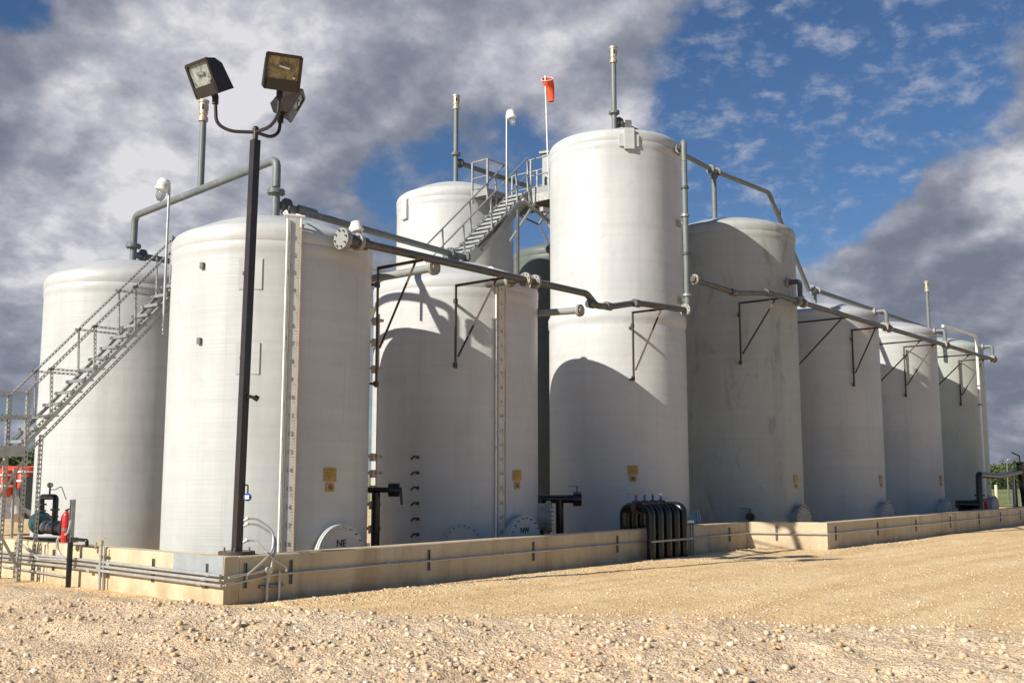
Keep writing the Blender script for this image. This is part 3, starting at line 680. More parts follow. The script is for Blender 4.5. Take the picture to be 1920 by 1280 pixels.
# ------------------------------------------------------------------ gauge boards
def gauge(key, deg, z0, z1, label, edge='tape'):
    d, c = rad(key, deg); xd = UP.cross(d).normalized(); p = c + d * (TR + .07)
    root = thing('gauge_board', p + UP * z0, label, 'gauge', 'level gauge boards')
    MB().bar(p + xd * .108 + UP * z0, p + xd * .108 + UP * z1, .016, .04, d).build('edge_strip', M[edge], root)
    MB().tube([p - xd * .135 + d * .02 + UP * z0, p - xd * .135 + d * .02 + UP * (z1 + .02)], .022, 10).build('sight_tube', M['whitep'], root)
    MB().tube([p - xd * .085 + d * .02 + UP * z0, p - xd * .085 + d * .02 + UP * (z1 + .0)], .012, 8).build('guide_wire', M['galvd'], root)
    mb = MB().bar(p + UP * z0, p + UP * z1, .20, .012, d).use(1); n = int((z1 - z0) / .305)
    for i in range(1, n + 1):
        z = z1 - i * .305
        merge(mb, text_mb(str(i), .105, p + d * .009 + UP * z + xd * .01, xd, UP, .002))
        for j in range(6):
            w = .05 if j == 0 else .022; q = p + d * .0075 + UP * (z - .08 + j * .051) + xd * (.09 - w / 2); mb.bar(q - xd * w / 2, q + xd * w / 2, .006, .003, d)
    mb.build('scale_board', [M['board'], M['numeral']], root, smooth=False)
    for z in np.arange(z0 + .5, z1, 1.15): MB().bar(p + UP * z - xd * .14 - d * .04, p + UP * z + xd * .12 - d * .04, .03, .05, d).build('standoff', M['flange'], root)
    t = c + d * (TR - .35) + UP * (z1 + .22)
    hd = MB(); hd.tube([t - xd * .12, t + d * .22 - xd * .12, p - xd * .12 + UP * (z1 + .05)], .022, 8, .06); hd.tube([t + xd * .1, p + xd * .1 + UP * (z1 + .1), p + xd * .1 + UP * (z1 - .1)], .02, 8, .06); hd.tube([p - xd * .2 + UP * (z1 + .09), p + xd * .16 + UP * (z1 + .09)], .025, 8)
    hd.build('pulley_head', M['whitep'], root)
gauge('B', -116.5, .25, 6.22, 'white numbered level gauge board with orange edge on the tank nearest the lamp pole')
gauge('C', -106, .25, 6.18, 'white numbered level gauge board on the tank lettered NW')

# ------------------------------------------------------------------ pipes
def flange(root, p, ax, r, mat='flange', t=.03, bolts=8, gap=True, name='flange'):
    p = Vector(p); ax = Vector(ax).normalized(); mb = MB()
    if gap: mb.cyl(p - ax * t * 1.15, p - ax * t * .1, r, 24); mb.cyl(p + ax * t * .1, p + ax * t * 1.15, r, 24)
    else: mb.cyl(p - ax * t * .6, p + ax * t * .6, r, 24)
    return mb.use(1).bolts(p, ax, r * .78, bolts, r * .085, t * 4.2, .2).build(name, [M[mat], M['bolt']], root)
def pipe(root, pts, r, mat='dark', bend=None, name='pipe', k=16): return MB().tube(pts, r, k, bend).build(name, M[mat], root)
PY, PZ = 13.7, 5.96
def build_fill():
    # nearest fill header: blind flange on the NE tank, running right in front of the first three tanks
    a = onY(645, 447, PY); b = onY(1100, 569, PY)
    root = thing('fill_pipe', (a.x, PY, 0), 'dark bracketed pipe line across the three nearest front tanks, starting at a round blind flange', 'pipe')
    z = lambda x: PZ + (x - a.x) * 0.002
    P = lambda x: Vector((x, PY, z(x)))
    xs = dict(f1=onY(672, 455, PY).x, f2=onY(985, 527, PY).x, f3=onY(1003, 532, PY).x)
    p4 = onY(1118, 573, PY); p5 = onY(1143, 575, PY); p6 = onY(1190, 568, 13.78); p7 = onY(1210, 570, 13.7); p8 = onY(1287, 581, 13.45)
    pipe(root, [P(a.x), P(xs['f2'])], .077, bend=.1)
    pipe(root, [P(xs['f2']), P(onY(1100, 568, PY).x), p4, p5, p6, p7, p8], .077, bend=.1)
    for x, y in ((1108, 570), (1140, 574), (1193, 568.5)):
        q = onY(x, y, PY); MB().cyl(q - XP * .1, q + XP * .1, .098, 16).build('collar', M['dark'], root)
    f = flange(root, P(a.x - .02), XP, .19, 'pvcl', t=.045); MB().cyl(P(a.x + .1), P(a.x + .52), .115, 20).build('reducer', M['dark'], root)
    for k in ('f1', 'f2', 'f3'): flange(root, P(xs[k]), XP, .155)
    flange(root, p8 - XP * .05, XP, .15)
    # stubs into the first tank and the second
    for x, yy in ((a.x + .30, TK['B'][1] - 1.75), ):
        pipe(root, [P(x), Vector((x, yy, PZ))], .085, 'dark', name='stub')
    for x in (onY(985, 527, PY).x - .18,):
        pipe(root, [P(x), Vector((x, 14.6, PZ))], .085, 'dark', name='stub'); flange(root, Vector((x, PY + .28, PZ)), (0, 1, 0), .15)
    # feed from behind between first and second tank, light grey
    q0, q1 = onY(822, 497, PY), onY(1095, 571, PY)
    q0.z = PZ - .12
    s = thing('supply_pipe', (q0.x, 15, 0), 'light grey pipe reaching back between the NE and NW tanks', 'pipe', 'supply pipes reaching back between tanks')
    pipe(s, [q0 + Vector((0, .05, 0)), Vector((q0.x - .05, 18.2, PZ - .15))], .08, 'pvcl'); flange(s, q0 + Vector((0, .12, 0)), (0, 1, 0), .15)
    MB().cyl(Vector((q0.x - .02, 16.2, PZ - .135)), Vector((q0.x - .03, 16.7, PZ - .14)), .084, 16).build('paint_band', M['blue'], s)
    q1.z -= .12
    s = thing('supply_pipe', (q1.x, 15, 0), 'light grey pipe reaching back between the NW tank and the tallest tank', 'pipe', 'supply pipes reaching back between tanks')
    pipe(s, [q1 + Vector((0, .05, 0)), Vector((q1.x - .05, 19.0, PZ - .15))], .08, 'pvcl'); flange(s, q1 + Vector((0, .12, 0)), (0, 1, 0), .14)
    # riser up the tall tank
    s = thing('tank_riser', (p8.x, 13.45, 0), 'tall vertical grey pipe up the right side of the tallest front tank', 'pipe')
    top = onY(1287, 267, 13.45); tt = Vector((p8.x + .05, 13.45, top.z)); bt = Vector((p8.x + .05, 13.45, p8.z))
    tn, tc = rad('F', -68); inn = Vector(tt); inn = tc + tn * (TR - .1) + UP * top.z
    pipe(s, [p8 + XP * .0, bt, bt + UP * 4.], .074, 'pvc', .12); pipe(s, [bt + UP * 3.9, tt, inn], .074, 'pvc', .12)
    flange(s, tt.lerp(inn, .52), inn - tt, .135); MB().cyl(tt.lerp(inn, .3), tt.lerp(inn, .45), .11, 16).build('collar', M['dark'], s)
    for fr in (.33, .72): q = bt.lerp(tt, fr); MB().cyl(q - UP * .03, q + UP * .03, .105, 16).build('collar', M['dark'], s)
    for yy in (405, 553):
        zq = onY(1287, yy, 13.45).z; q = Vector((bt.x, 13.45, zq)); w = tc + tn.lerp(Vector((-.1, -1, 0)), .35).normalized() * (TR - .03) + UP * zq
        k = MB().tube([q, w], .018, 8); k.cyl(q - UP * .03, q + UP * .03, .115, 16); k.build('clamp', M['galv'], s)
        dd = (w - q).normalized(); MB().bar(w - dd * .16, w - dd * .02, .16, .16).build('clamp_pad', M['flange'], s)
    # second header in front of the grey tank and the three beyond
    Y2, Z2 = 13.15, 7.02
    xe = onY(1858, 671, Y2).x
    g0 = onY(1300, 523, 13.3); g1 = onY(1375, 548, 13.2); g2 = onY(1440, 549, 13.16)
    s = thing('fill_pipe', (30, Y2, 0), 'long dark bracketed pipe line from the stained grey tank to the right end', 'pipe')
    pipe(s, [g0 - XP * .05, g1, g2, onY(1462, 554, Y2), onY(1500, 566, Y2), (xe, Y2, Z2)], .077, bend=.12)
    for q in (g1, g2): MB().cyl(q - XP * .15, q + XP * .15, .1, 16).build('collar', M['dark'], s)
    flange(s, g0 + XP * .06, (g1 - g0), .13)
    for px_, key, zz in ((1502, 'G', 6.85), (1662, 'H', 6.5), (1770, 'I', 6.5), (1857, 'J', 6.5)):
        x = onY(px_, 600, Y2).x; kx, ky = TK[key]; up = {'G': onY(1502, 528, Y2).z, 'H': onY(1660, 582, Y2).z, 'I': onY(1768, 618, Y2).z, 'J': onY(1858, 648, Y2).z}[key]
        bx = min(x, kx + 1.5); sy = ky - math.sqrt(max(.05, RAD[key] ** 2 - (bx - kx) ** 2))
        r2 = thing('riser_elbow', (x, Y2, Z2), {'G': 'dark elbow riser joining the pipe line to the stained grey tank', 'H': 'elbow riser joining the pipe line to the tank right of the grey one',
                                             'I': 'elbow riser joining the pipe line to the second tank from the right end', 'J': 'elbow riser at the very end of the pipe line on the greenish tank'}[key], 'pipe', 'elbow risers above the long pipe line')
        pipe(r2, [(x, Y2, Z2), (x, Y2, up), (bx, sy - .02, up), (bx, sy + .15, up)], .075, 'dark' if key == 'G' else 'pvc', .12)
        flange(r2, (x - .0, Y2, Z2 + .13), UP, .13); flange(r2, Vector((bx, sy - .06, up)), (0, 1, 0), .13, 'flange')
        for o in (-.2, .2): flange(r2, (x + o, Y2, Z2), XP, .14)
    # vent and transfer pipes over the roofs
    zA = 7.87; A, B, Cc, D, F, G, Hh = (Vector((*TK[k], 0)) for k in 'ABCDFGH')
    v = thing('goose_neck_pipe', (A.x, A.y, 6.5), 'grey pipe arching from the far-left tank top to the nearest tank top', 'pipe')
    pipe(v, [A + UP * 6.4, A + UP * (zA - .75)], .078, 'pvc', name='riser'); pipe(v, [A + UP * (zA - .8), A + UP * zA, B + UP * zA, B + UP * (zA - .55)], .078, 'pvc', .2)
    pipe(v, [B + UP * (zA - .6), B + UP * 6.35], .078, 'pvc', name='riser')
    for q, z in ((A, 7.15), (A, 6.5), (B, 7.22)): flange(v, q + UP * z, UP, .17, 'pvc')
    flange(v, A + Vector((.24, 0, 6.95)), XP, .165, 'dark'); pipe(v, [A + UP * 6.95, A + Vector((3.2, .0, 6.95))], .074, 'pvc')
    vs = thing('vent_stack', (A.lerp(B, .5).x, A.lerp(B, .5).y, zA), 'grey brass-capped vent stack rising from the arching pipe at the left', 'vent stack', 'brass-capped vent stacks')
    def stack(root, base, ztop, r=.065):
        b = Vector(base); t = Vector((b.x, b.y, ztop)); pipe(root, [b, t - UP * .4], r, 'pvc')
        mb = MB().lathe(t - UP * .45, [(r * .9, 0), (r * 1.45, .0), (r * 1.45, .09), (r * 1.1, .1), (r * 1.1, .14), (r * 1.35, .16), (r * 1.35, .40), (r * 1.6, .41), (r * 1.6, .46), (.001, .47)], 20); q = mb.use(1)
        for i in range(4): a = R(45 + 90 * i); d = Vector((math.cos(a), math.sin(a), 0)); w = t - UP * .15 + d * r * 1.36; q.bar(w - UP * .06, w + UP * .06, .04, .006, d)
        q.build('brass_cap', [M['brass'], M['ink']], root)
    m = A.lerp(B, .46); rr = ray(383, 190); k = None
    # along the goose neck, the point that lines up with the stack
    best = min((A.lerp(B, i / 200) for i in range(201)), key=lambda p: abs(p.x * rr.y - p.y * rr.x)); D0 = math.hypot(best.x, best.y)
    vs.location = (best.x, best.y, zA); stack(vs, best + UP * zA, EYE + rr.z / math.hypot(rr.x, rr.y) * D0, .07)
    # B to C transfer
    v = thing('roof_pipe', (B.x, B.y, 6.9), 'grey pipe running level from the nearest tank top to the NW tank top', 'pipe', 'level pipes over the tank tops')
    zt = 6.98; pipe(v, [B + Vector((.1, 0, zt)), Cc + Vector((-.1, 0, zt)), ], .074, 'pvc'); pipe(v, [B + Vector((.5, 0, zt)), B + Vector((.95, 0, zt))], .1, 'pvc', name='reducer')
    flange(v, B + Vector((.24, 0, zt)), XP, .165, 'dark'); flange(v, Cc + Vector((-.22, 0, zt)), XP, .15, 'pvc'); flange(v, Cc + Vector((.3, 0, zt)), XP, .15, 'pvc')
    pipe(v, [Cc + UP * 6.4, Cc + UP * (zt + .05)], .074, 'pvc', name='riser'); pipe(v, [Cc + Vector((0, 0, zt)), Cc + Vector((.42, 0, zt))], .074, 'pvc')
    q = B.lerp(Cc, .36); pipe(v, [q + UP * (zt - .75), q + UP * zt], .03, 'rust', name='prop')
    # vent stacks on the tall tanks
    v = thing('vent_stack', (D.x, D.y, 10.7), 'grey brass-capped vent stack on the tall tank behind the NW tank', 'vent stack', 'brass-capped vent stacks')
    stack(v, D + UP * 10.7, 13.93, .075); flange(v, D + UP * 12.0, UP, .15, 'pvc'); flange(v, D + Vector((.2, 0, 11.75)), XP, .15, 'dark')
    pipe(v, [D + UP * 11.75, D + Vector((4.5, 0, 11.75))], .08, 'pvc', name='branch')
    v = thing('vent_stack', (F.x, F.y, 11.1), 'tallest grey vent stack with brass cap on top of the tallest front tank', 'vent stack', 'brass-capped vent stacks')
    stack(v, F + UP * 11.0, 13.85, .075); flange(v, F + UP * 11.95, UP, .15, 'pvc'); flange(v, F + Vector((.22, 0, 11.72)), XP, .15, 'dark')
    # F -> G -> H roof pipe
    v = thing('roof_pipe', (G.x, G.y, 9), 'grey pipe sloping down from the tallest front tank across the stained grey tank', 'pipe', 'level pipes over the tank tops')
    zf = 11.35; e0 = F + Vector((.1, 0, 11.72)); y0 = 15.5
    gx = onY(1338, 320, y0); g_end = onY(1441, 361, y0); g_dn = onY(1517, 545, y0)
    e1 = onY(1296, 294, y0)
    pipe(v, [e0, e0.lerp(e1, .5), gx, g_end, g_dn], .074, 'pvc', .1)
    pipe(v, [Vector((gx.x, gx.y, 9.3)), gx], .08, 'pvc', name='riser')
    flange(v, gx - UP * .2, UP, .13, 'pvc'); flange(v, gx - XP * .2, XP, .14, 'pvc'); flange(v, gx + XP * .22, XP, .14, 'pvc'); flange(v, Vector((gx.x, gx.y, 9.75)), UP, .11, 'pvc')
    p = onY(1462, 405, y0); MB().tube([p - UP * .35, p + UP * .25], .04, 8).build('prop', M['dark'], v)
    v = thing('roof_pipe', (36, 15.5, 8), 'grey pipe running level over the tops of the three right-hand tanks', 'pipe', 'level pipes over the tank tops')
    h0 = onY(1520, 541, 15.5); pipe(v, [h0, Vector((50., 15.5, h0.z - .1))], .08, 'pvc'); pipe(v, [Vector((h0.x + .3, 15.5, 7.6)), Vector((h0.x + .3, 15.5, h0.z))], .08, 'pvc', name='riser')
    for o in (.1, .55): flange(v, h0 + XP * o, XP, .14)
    st = atD(1741, 600, 48); v = thing('vent_stack', (st.x, st.y, 7.2), 'thin vent stack with brass cap behind the second tank from the right end', 'vent stack', 'brass-capped vent stacks')
    stack(v, (st.x, st.y, 7.6), atD(1733, 528, 48).z, .07)
build_fill()

# brackets carrying the pipe line
def bracket(x, y0, y1, z, drop, label, full=1.35, key=None):
    sy = y0 + .16
    if key:
        kx, ky = TK[key]; o = min(abs(x - kx), RAD[key] - .02); sy = ky - math.sqrt(RAD[key] ** 2 - o * o) + .05; y0 = min(y0, sy - .16)
    root = thing('pipe_bracket', (x, y0, z - drop), label, 'bracket', 'angle-iron pipe brackets')
    MB().angle((x, y0, z + .0), (x, y0, z - drop * full), .055, (-1, 0, 0), (0, 1, 0), .008).build('upright', M['rust'], root)
    MB().angle((x, y0, z), (x, y1 - .22, z), .055, (0, 0, -1), (-1, 0, 0), .008).build('arm', M['rust'], root)
    MB().angle((x + .012, y1 + .02, z - .03), (x + .012, y0 - .02, z - drop), .05, (1, 0, 0), (0, 0, -1), .008).build('brace', M['rust'], root)
    for zz in (z - .35, z - drop * full + .07):
        a = Vector((x, y0 + .02, zz)); c = Vector((*TK[key], zz)); dd = (c - a); g = dd.length - RAD[key] + .03; dd.normalize()
        q = MB().box(a + Vector((0, .02, 0)), (.09, .05, .1)); q.bar(a, a + dd * g, .05, .05); q.build('mount', M['rust'], root)
zb = PZ - .11
bracket(13.42, 14.62, PY - .05, zb, 1.55, 'brown angle-iron bracket between the NE and NW tanks, leftmost of all the brackets', 1.5, 'B')
bracket(15.72, 14.72, PY - .05, zb, 1.5, 'brown angle-iron bracket on the NW tank, its frame shadow beside it', 1.18, 'C')
bracket(21.65, 14.22, 13.42, zb + .10, 1.45, 'brown angle-iron bracket at mid height on the tallest front tank', 1.2, 'F')
Y2 = 13.15; z2 = 6.91
def bx(px_, py_): return onY(px_, py_, Y2).x
bracket(bx(1450, 556) + .0, 14.2, Y2 - .05, z2 - .0, 1.5, 'brown angle-iron bracket on the stained grey tank', 1.22, 'G')
for px_, drop, lab, ky_ in ((1575, 1.5, 'angle-iron bracket reaching out from behind the right edge of the stained grey tank', 'G'), (1638, 1.5, 'angle-iron bracket on the middle of the first tank right of the grey one', 'H'),
                       (1720, 1.5, 'angle-iron bracket from behind the right edge of the first tank after the grey one', 'H'), (1745, 1.5, 'angle-iron bracket on the middle of the second tank from the right end', 'I'),
                       (1810, 1.5, 'angle-iron bracket crossing the left edge of the greenish end tank', 'I'), (1838, 1.5, 'angle-iron bracket on the greenish end tank, nearest the end of the pipe', 'J')):
    bracket(bx(px_, 600), 14.75 if px_ in (1575, 1720, 1810) else 14.2, Y2 - .05, z2, drop, 'brown ' + lab, 1.32, ky_)

# ------------------------------------------------------------------ lamp pole with three floodlights
def build_lamp():
    base = Vector((9.5, 13.38, WT)); ztop = 7.11
    root = thing('lamp_pole', base, 'dark bronze square lamp pole with three floodlights at the wall corner', 'lamp post')
    MB().bar(base, base + UP * (ztop - WT) + RGT * .075, .118, .118, (0, 1, 0)).build('pole', M['bronze'], root)
    q = MB().box(base + UP * .035, (.34, .34, .03))
    MB().lathe(base + UP * .0, [(.26, 0), (.27, .0), (.27, .05), (.25, .05), (.25, .012), (.001, .012)], 32).build('base_ring', M['rust'], root)
    for a, b in ((1, 1), (1, -1), (-1, 1), (-1, -1)): q.cyl(base + Vector((a * .13, b * .13, .02)), base + Vector((a * .13, b * .13, .11)), .014, 8)
    q.build('base_plate', M['steel'], root)
    LEAN = RGT * .075; hub = base + UP * (ztop - WT) + LEAN; MB().cyl(hub, hub + UP * .17, .042, 16).build('tenon', M['bronze'], root)
    MB().lathe(hub + UP * .17, [(.05, 0), (.05, .03), (.03, .055), (.001, .06)], 16).build('tenon_cap', M['bronze'], root)
    hz = hub + UP * .13
    def hd(az):                                              # heading measured in the camera's compass (0 = away, 90 = right)
        a = R(az); return FWD * math.cos(a) + RGT * math.sin(a)
    for az, faz, up, L, lens, lab in ((-96, -143, .50, .64, 'lens', 'left floodlight facing left'), (131, 158, .46, .60, 'lensy', 'right floodlight facing the camera with amber lens'), (36, 84, .36, .50, 'lens', 'rear floodlight facing away')):
        d = hd(az); e = hz + d * L
        arm = [hz, hz + d * L * .62 - UP * .0, hz + d * L * .96 + UP * .12, hz + d * L + UP * up]
        MB().tube(arm, .028, 12, .2).build('arm', M['bronze'], root)
        n0 = hd(faz); tilt = R(28) if az != 30 else R(40); n = (n0 * math.cos(tilt) - UP * math.sin(tilt)).normalized(); x = UP.cross(n0).normalized() ; x = n0.cross(UP).normalized() * -1; u = n.cross(x).normalized()
        if u.z < 0: u = -u
        k = hz + d * L + UP * up
        fl = MB(); fl.cyl(k - UP * .06, k + UP * .07, .05, 12); fl.bar(k + UP * .05, k + UP * .05 + u * .16, .07, .08, n)
        w, h, dp = (.54, .54, .26) if az != 36 else (.42, .46, .26); c = k + UP * .08 + u * (h / 2 + .02) + n * .02
        def P(a, b, t): return c + x * a * w / 2 + u * b * h / 2 + n * t
        # tapering housing: full front rim, shallower at the top, thicker at the foot
        vs = [P(-1, -1, .10), P(1, -1, .10), P(1, 1, .10), P(-1, 1, .10), P(-.98, -.98, -.20), P(.98, -.98, -.20), P(.94, .55, -.15), P(-.94, .55, -.15), P(.9, .93, -.05), P(-.9, .93, -.05)]
        fs = [(0, 1, 5, 4), (4, 5, 6, 7), (7, 6, 8, 9), (9, 8, 2, 3), (1, 2, 8, 6, 5), (0, 4, 7, 9, 3), (0, 3, 2, 1)]
        body = MB().add(vs, fs).build('floodlight', M['bronze'], root, smooth=False); body['label'] = lab
        fr = MB()
        for a0, b0, a1, b1, ww in ((-1, 1, 1, 1, .05), (-1, -1, -1, 1, .05), (1, -1, 1, 1, .05)):
            pa, pb = P(a0 * .955, b0 * .955, .12), P(a1 * .955, b1 * .955, .12); fr.bar(pa, pb, .045, .045, n)
        lowc = P(0, -.70, .12); fr.bar(P(-.97, -.70, .12), P(.97, -.70, .12), .17, .045, n)
        fr.build('front_frame', M['bronze'], body, smooth=False)
        g = MB(); g.add([P(-.93, -.4, .116), P(.93, -.4, .116), P(.93, .93, .116), P(-.93, .93, .116)], [(0, 1, 2, 3)] if (P(1, 0, 0) - P(-1, 0, 0)).cross(u).dot(n) > 0 else [(3, 2, 1, 0)])
        # reflector and bulb glint just proud of the pane
        q = g.use(1); q.cyl(P(-.25, .35, .118), P(.35, .25, .118), .03, 12); q.cyl(P(.55, -.2, .118), P(.7, -.25, .119), .03, 10); q.build('lens', [M[lens], M['mirror']], body, smooth=False)
        fl.build('knuckle', M['bronze'], body)
    # small floodlights clamped half way down
    p = onY(470, 745, 13.32); p = Vector((base.x, base.y, p.z)); a = hd(95)
    q = MB().tube([p, p + a * .12], .018, 8); q.bar(p + a * .10 + UP * .02, p + a * .24 - UP * .02, .07, .05, UP); q.cyl(p + a * .2, p + a * .25 - UP * .03, .045, 12); q.build('photo_sensor', M['black'], root)
    p.z = onY(468, 925, 13.3).z
    q = MB().tube([p + UP * .13, p + a * .14 + UP * .13, p + a * .14 - UP * .0], .012, 8, .02); q.build('bracket', M['black'], root)
    lk = MB(); lk.cyl(p + a * .15 - UP * .05 - hd(180) * -.04, p + a * .15 - UP * .05 + hd(180) * .05, .062, 18); lk.build('meter', M['blue'], root)
    MB().box(p + a * .15 - UP * .05 + hd(180) * .055, (.06, .06, .06), VA).build('meter_face', M['whitep'], root)
    # flexible conduits from the pole foot down to the wall
    c = thing('flexible_conduit', base + Vector((.05, -.2, -.4)), 'grey flexible conduits looping from the lamp pole foot down over the wall', 'conduit')
    for z0, ex, zz, mx in ((.52, -.10, .35, .34), (.44, .30, .30, .38), (.20, .62, .42, .22)):
        s = base + Vector((.06, -.06, z0)); e = Vector((base.x + ex, WY - .07, zz))
        MB().tube([s, s + Vector((.14, -.10, .02)), s + Vector((mx, -.30, -.18)), Vector((base.x + mx, WY - .10, WT + .05)), Vector((base.x + (mx + ex) / 2, WY - .1, WT - .12)), e + UP * .06, e], .018, 8, .12).build('flexible_pipe', M['conduit'], c)
        MB().cyl(s - Vector((.0, 0, .02)), s + Vector((.05, -.04, .02)), .03, 10).build('connector', M['whitep'], c)
    b = thing('junction_conduit', (9.75, WY, 0), 'two short vertical conduits with a round fitting just right of the wall corner', 'conduit')
    for x, zt in ((10.0, .43), (9.78, .47)):
        MB().tube([(x, WY - .06, -.05), (x, WY - .06, zt)], .022, 10).build('riser', M['conduit'], b)
    MB().cyl((9.78, WY - .05, .46), (9.78, WY - .13, .46), .05, 16).build('round_box', M['conduit'], b); MB().bar((9.66, WY - .03, .22), (10.1, WY - .03, .22), .04, .04).build('strap', M['strut'], b)
    MB().tube([(9.78, WY - .06, .46), (9.1, WY - .06, .40)], .02, 8).build('cross_run', M['conduit'], b)
build_lamp()

# ------------------------------------------------------------------ stairs
def stair(name, label, a, b, yn, yf, nst, rail=.92, mat='galvd', holes=True, close=0, rails_h=True):
    """a,b: (x,z) of the foot and head of the near stringer"""
    root = thing(name, (a[0], yn, 0), label, 'stairs')
    A, B = Vector((a[0], 0, a[1])), Vector((b[0], 0, b[1])); d = (B - A).normalized(); nrm = Vector((-d.z, 0, d.x))
    for y, s in ((yn, 1), (yf, -1)):
        Y = Vector((0, y, 0)); mb = MB()
        if holes:
            mb.perf(A + Y - nrm * .20, B + Y - nrm * .20, .06, nrm, (0, s, 0)); mb.angle(A + Y, B + Y, .07, -nrm, (0, s, 0))
        else: mb.bar(A + Y - nrm * .15, B + Y - nrm * .15, .015, .3, nrm); mb.bar(A + Y - nrm * .3 + Vector((0, s * .03, 0)), B + Y - nrm * .3 + Vector((0, s * .03, 0)), .06, .01, nrm); mb.bar(A + Y + Vector((0, s * .03, 0)), B + Y + Vector((0, s * .03, 0)), .06, .01, nrm)
        mb.build('stringer', M[mat], root)
        mb = MB(); h = UP * rail
        if holes: mb.perf(A + Y + h, B + Y + h, .05, -nrm, (0, s, 0))
        else: mb.tube([A + Y + h, B + Y + h], .026, 8)
        mb.build('handrail', M[mat], root)
        L = (B - A).length; n = max(2, int(L / 1.15))
        for i in range(n):
            t = (i + .55) / n; p = A.lerp(B, t) + Y
            m = MB().perf(p - nrm * .05, p + h * 1.0, .045, (1, 0, 0), (0, s, 0)) if holes else MB().bar(p - nrm * .1, p + h, .04, .04); m.build('baluster', M[mat], root)
            if rails_h and holes:                               # level tie from the rail to the next baluster
                t2 = t - .0; q = p + UP * .02; x0 = p.x - rail * d.x / d.z
                MB().perf(Vector((x0, y, q.z)), q, .04, UP, (0, s, 0)).build('level_tie', M[mat], root)
        if rails_h and not holes:
            mid = UP * rail * .5; MB().tube([A + Y + mid, B + Y + mid], .018, 6).build('mid_rail', M[mat], root)
    for i in range(nst):
        t = (i + .5) / nst; p = A.lerp(B, t); w = .24
        mb = MB(); mb.box((p.x, (yn + yf) / 2, p.z - .035), (w, abs(yf - yn) - .02, .03)); mb.box((p.x - w / 2, (yn + yf) / 2, p.z - .05), (.012, abs(yf - yn) - .02, .06)); mb.build('tread', M['galv'], root)
    return root
s1a = onY(42, 834, 18.9); s1b = onY(322, 549, 18.9)
st1 = stair('metal_staircase', 'galvanised slotted-angle staircase climbing left of the nearest tank in front of the far-left tank', (s1a.x, s1a.z), (s1b.x + .35, s1b.z + .37), 18.9, 19.55, 15, rail=.95)
def landing():
    z = s1a.z; x1 = s1a.x + .02
    root = thing('stair_landing', (x1 - .6, 19.2, 0), 'slotted-angle landing with tall posts at the foot of the left staircase', 'landing')
    for x, y in ((x1, 18.86), (x1, 19.62), (x1 - 1.1, 18.86), (x1 - 1.1, 19.62), (x1 - .42, 19.62)):
        MB().perf((x, y, 0), (x, y, z + .98), .07, (1, 0, 0), (0, 1, 0)).build('post', M['galvd'], root)
    for zz in (z + .95, z + .5):
        for y in (18.86, 19.62): MB().perf((x1 - 2.5, y, zz), (x1, y, zz), .05, (0, 0, -1), (0, 1, 0)).build('guard_rail', M['galvd'], root)
    MB().box((x1 - 1.2, 19.24, z - .04), (2.5, .74, .04)).build('deck', M['galv'], root)
    for y in (18.86, 19.62): MB().bar((x1 - 2.4, y, z - .12), (x1, y, z - .12), .02, .18, UP).build('deck_beam', M['galvd'], root)
    for y in (18.86, 19.62):
        MB().angle((x1, y, .25), (x1 - 1.1, y, z - .3), .05, (0, 1, 0), (0, 0, 1)).build('brace', M['galv'], root)
        MB().angle((x1 - 1.1, y, .25), (x1, y, z - .3), .05, (0, 1, 0), (0, 0, 1)).build('brace', M['galvd'], root)
    MB().perf((x1 + .28, 18.86, 0), (x1 + .28, 18.86, z + .2), .06, (1, 0, 0), (0, 1, 0)).build('post', M['galvd'], root)
landing()
# upper landing between the first tanks
def upper_landing():
    z = s1b.z + .37; x0 = s1b.x + .38
    root = thing('upper_walkway', (x0 + 2, 19.2, z), 'galvanised walkway behind the nearest tank at the top of the left staircase', 'walkway')
    MB().box((x0 + 3, 19.2, z), (6, .8, .05)).build('deck', M['galv'], root)
    for y in (18.84, 19.6):
        for zz in (.5, .98): MB().perf((x0, y, z + zz), (x0 + 6, y, z + zz), .045, (0, 0, -1), (0, 1, 0)).build('guard_rail', M['galvd'], root)
        for x in (x0, x0 + .12, x0 + 2, x0 + 4, x0 + 6): MB().perf((x, y, z - .3), (x, y, z + 1.0), .05, (1, 0, 0), (0, 1, 0)).build('post', M['galvd'], root)
    for x in (x0 + .1, x0 + 5.9): MB().perf((x, 18.84, 0), (x, 18.84, z), .06, (1, 0, 0), (0, 1, 0)).build('leg', M['galvd'], root)
upper_landing()
yn = 18.9
a2, b2 = onY(839, 520, yn), onY(985, 362, yn)
st2 = stair('upper_staircase', 'galvanised upper staircase climbing from the NW tank top to the high platform', (a2.x, a2.z), (b2.x + .08, b2.z + .08), yn, yn + .8, 18, rail=1.0, mat='galv', holes=False)
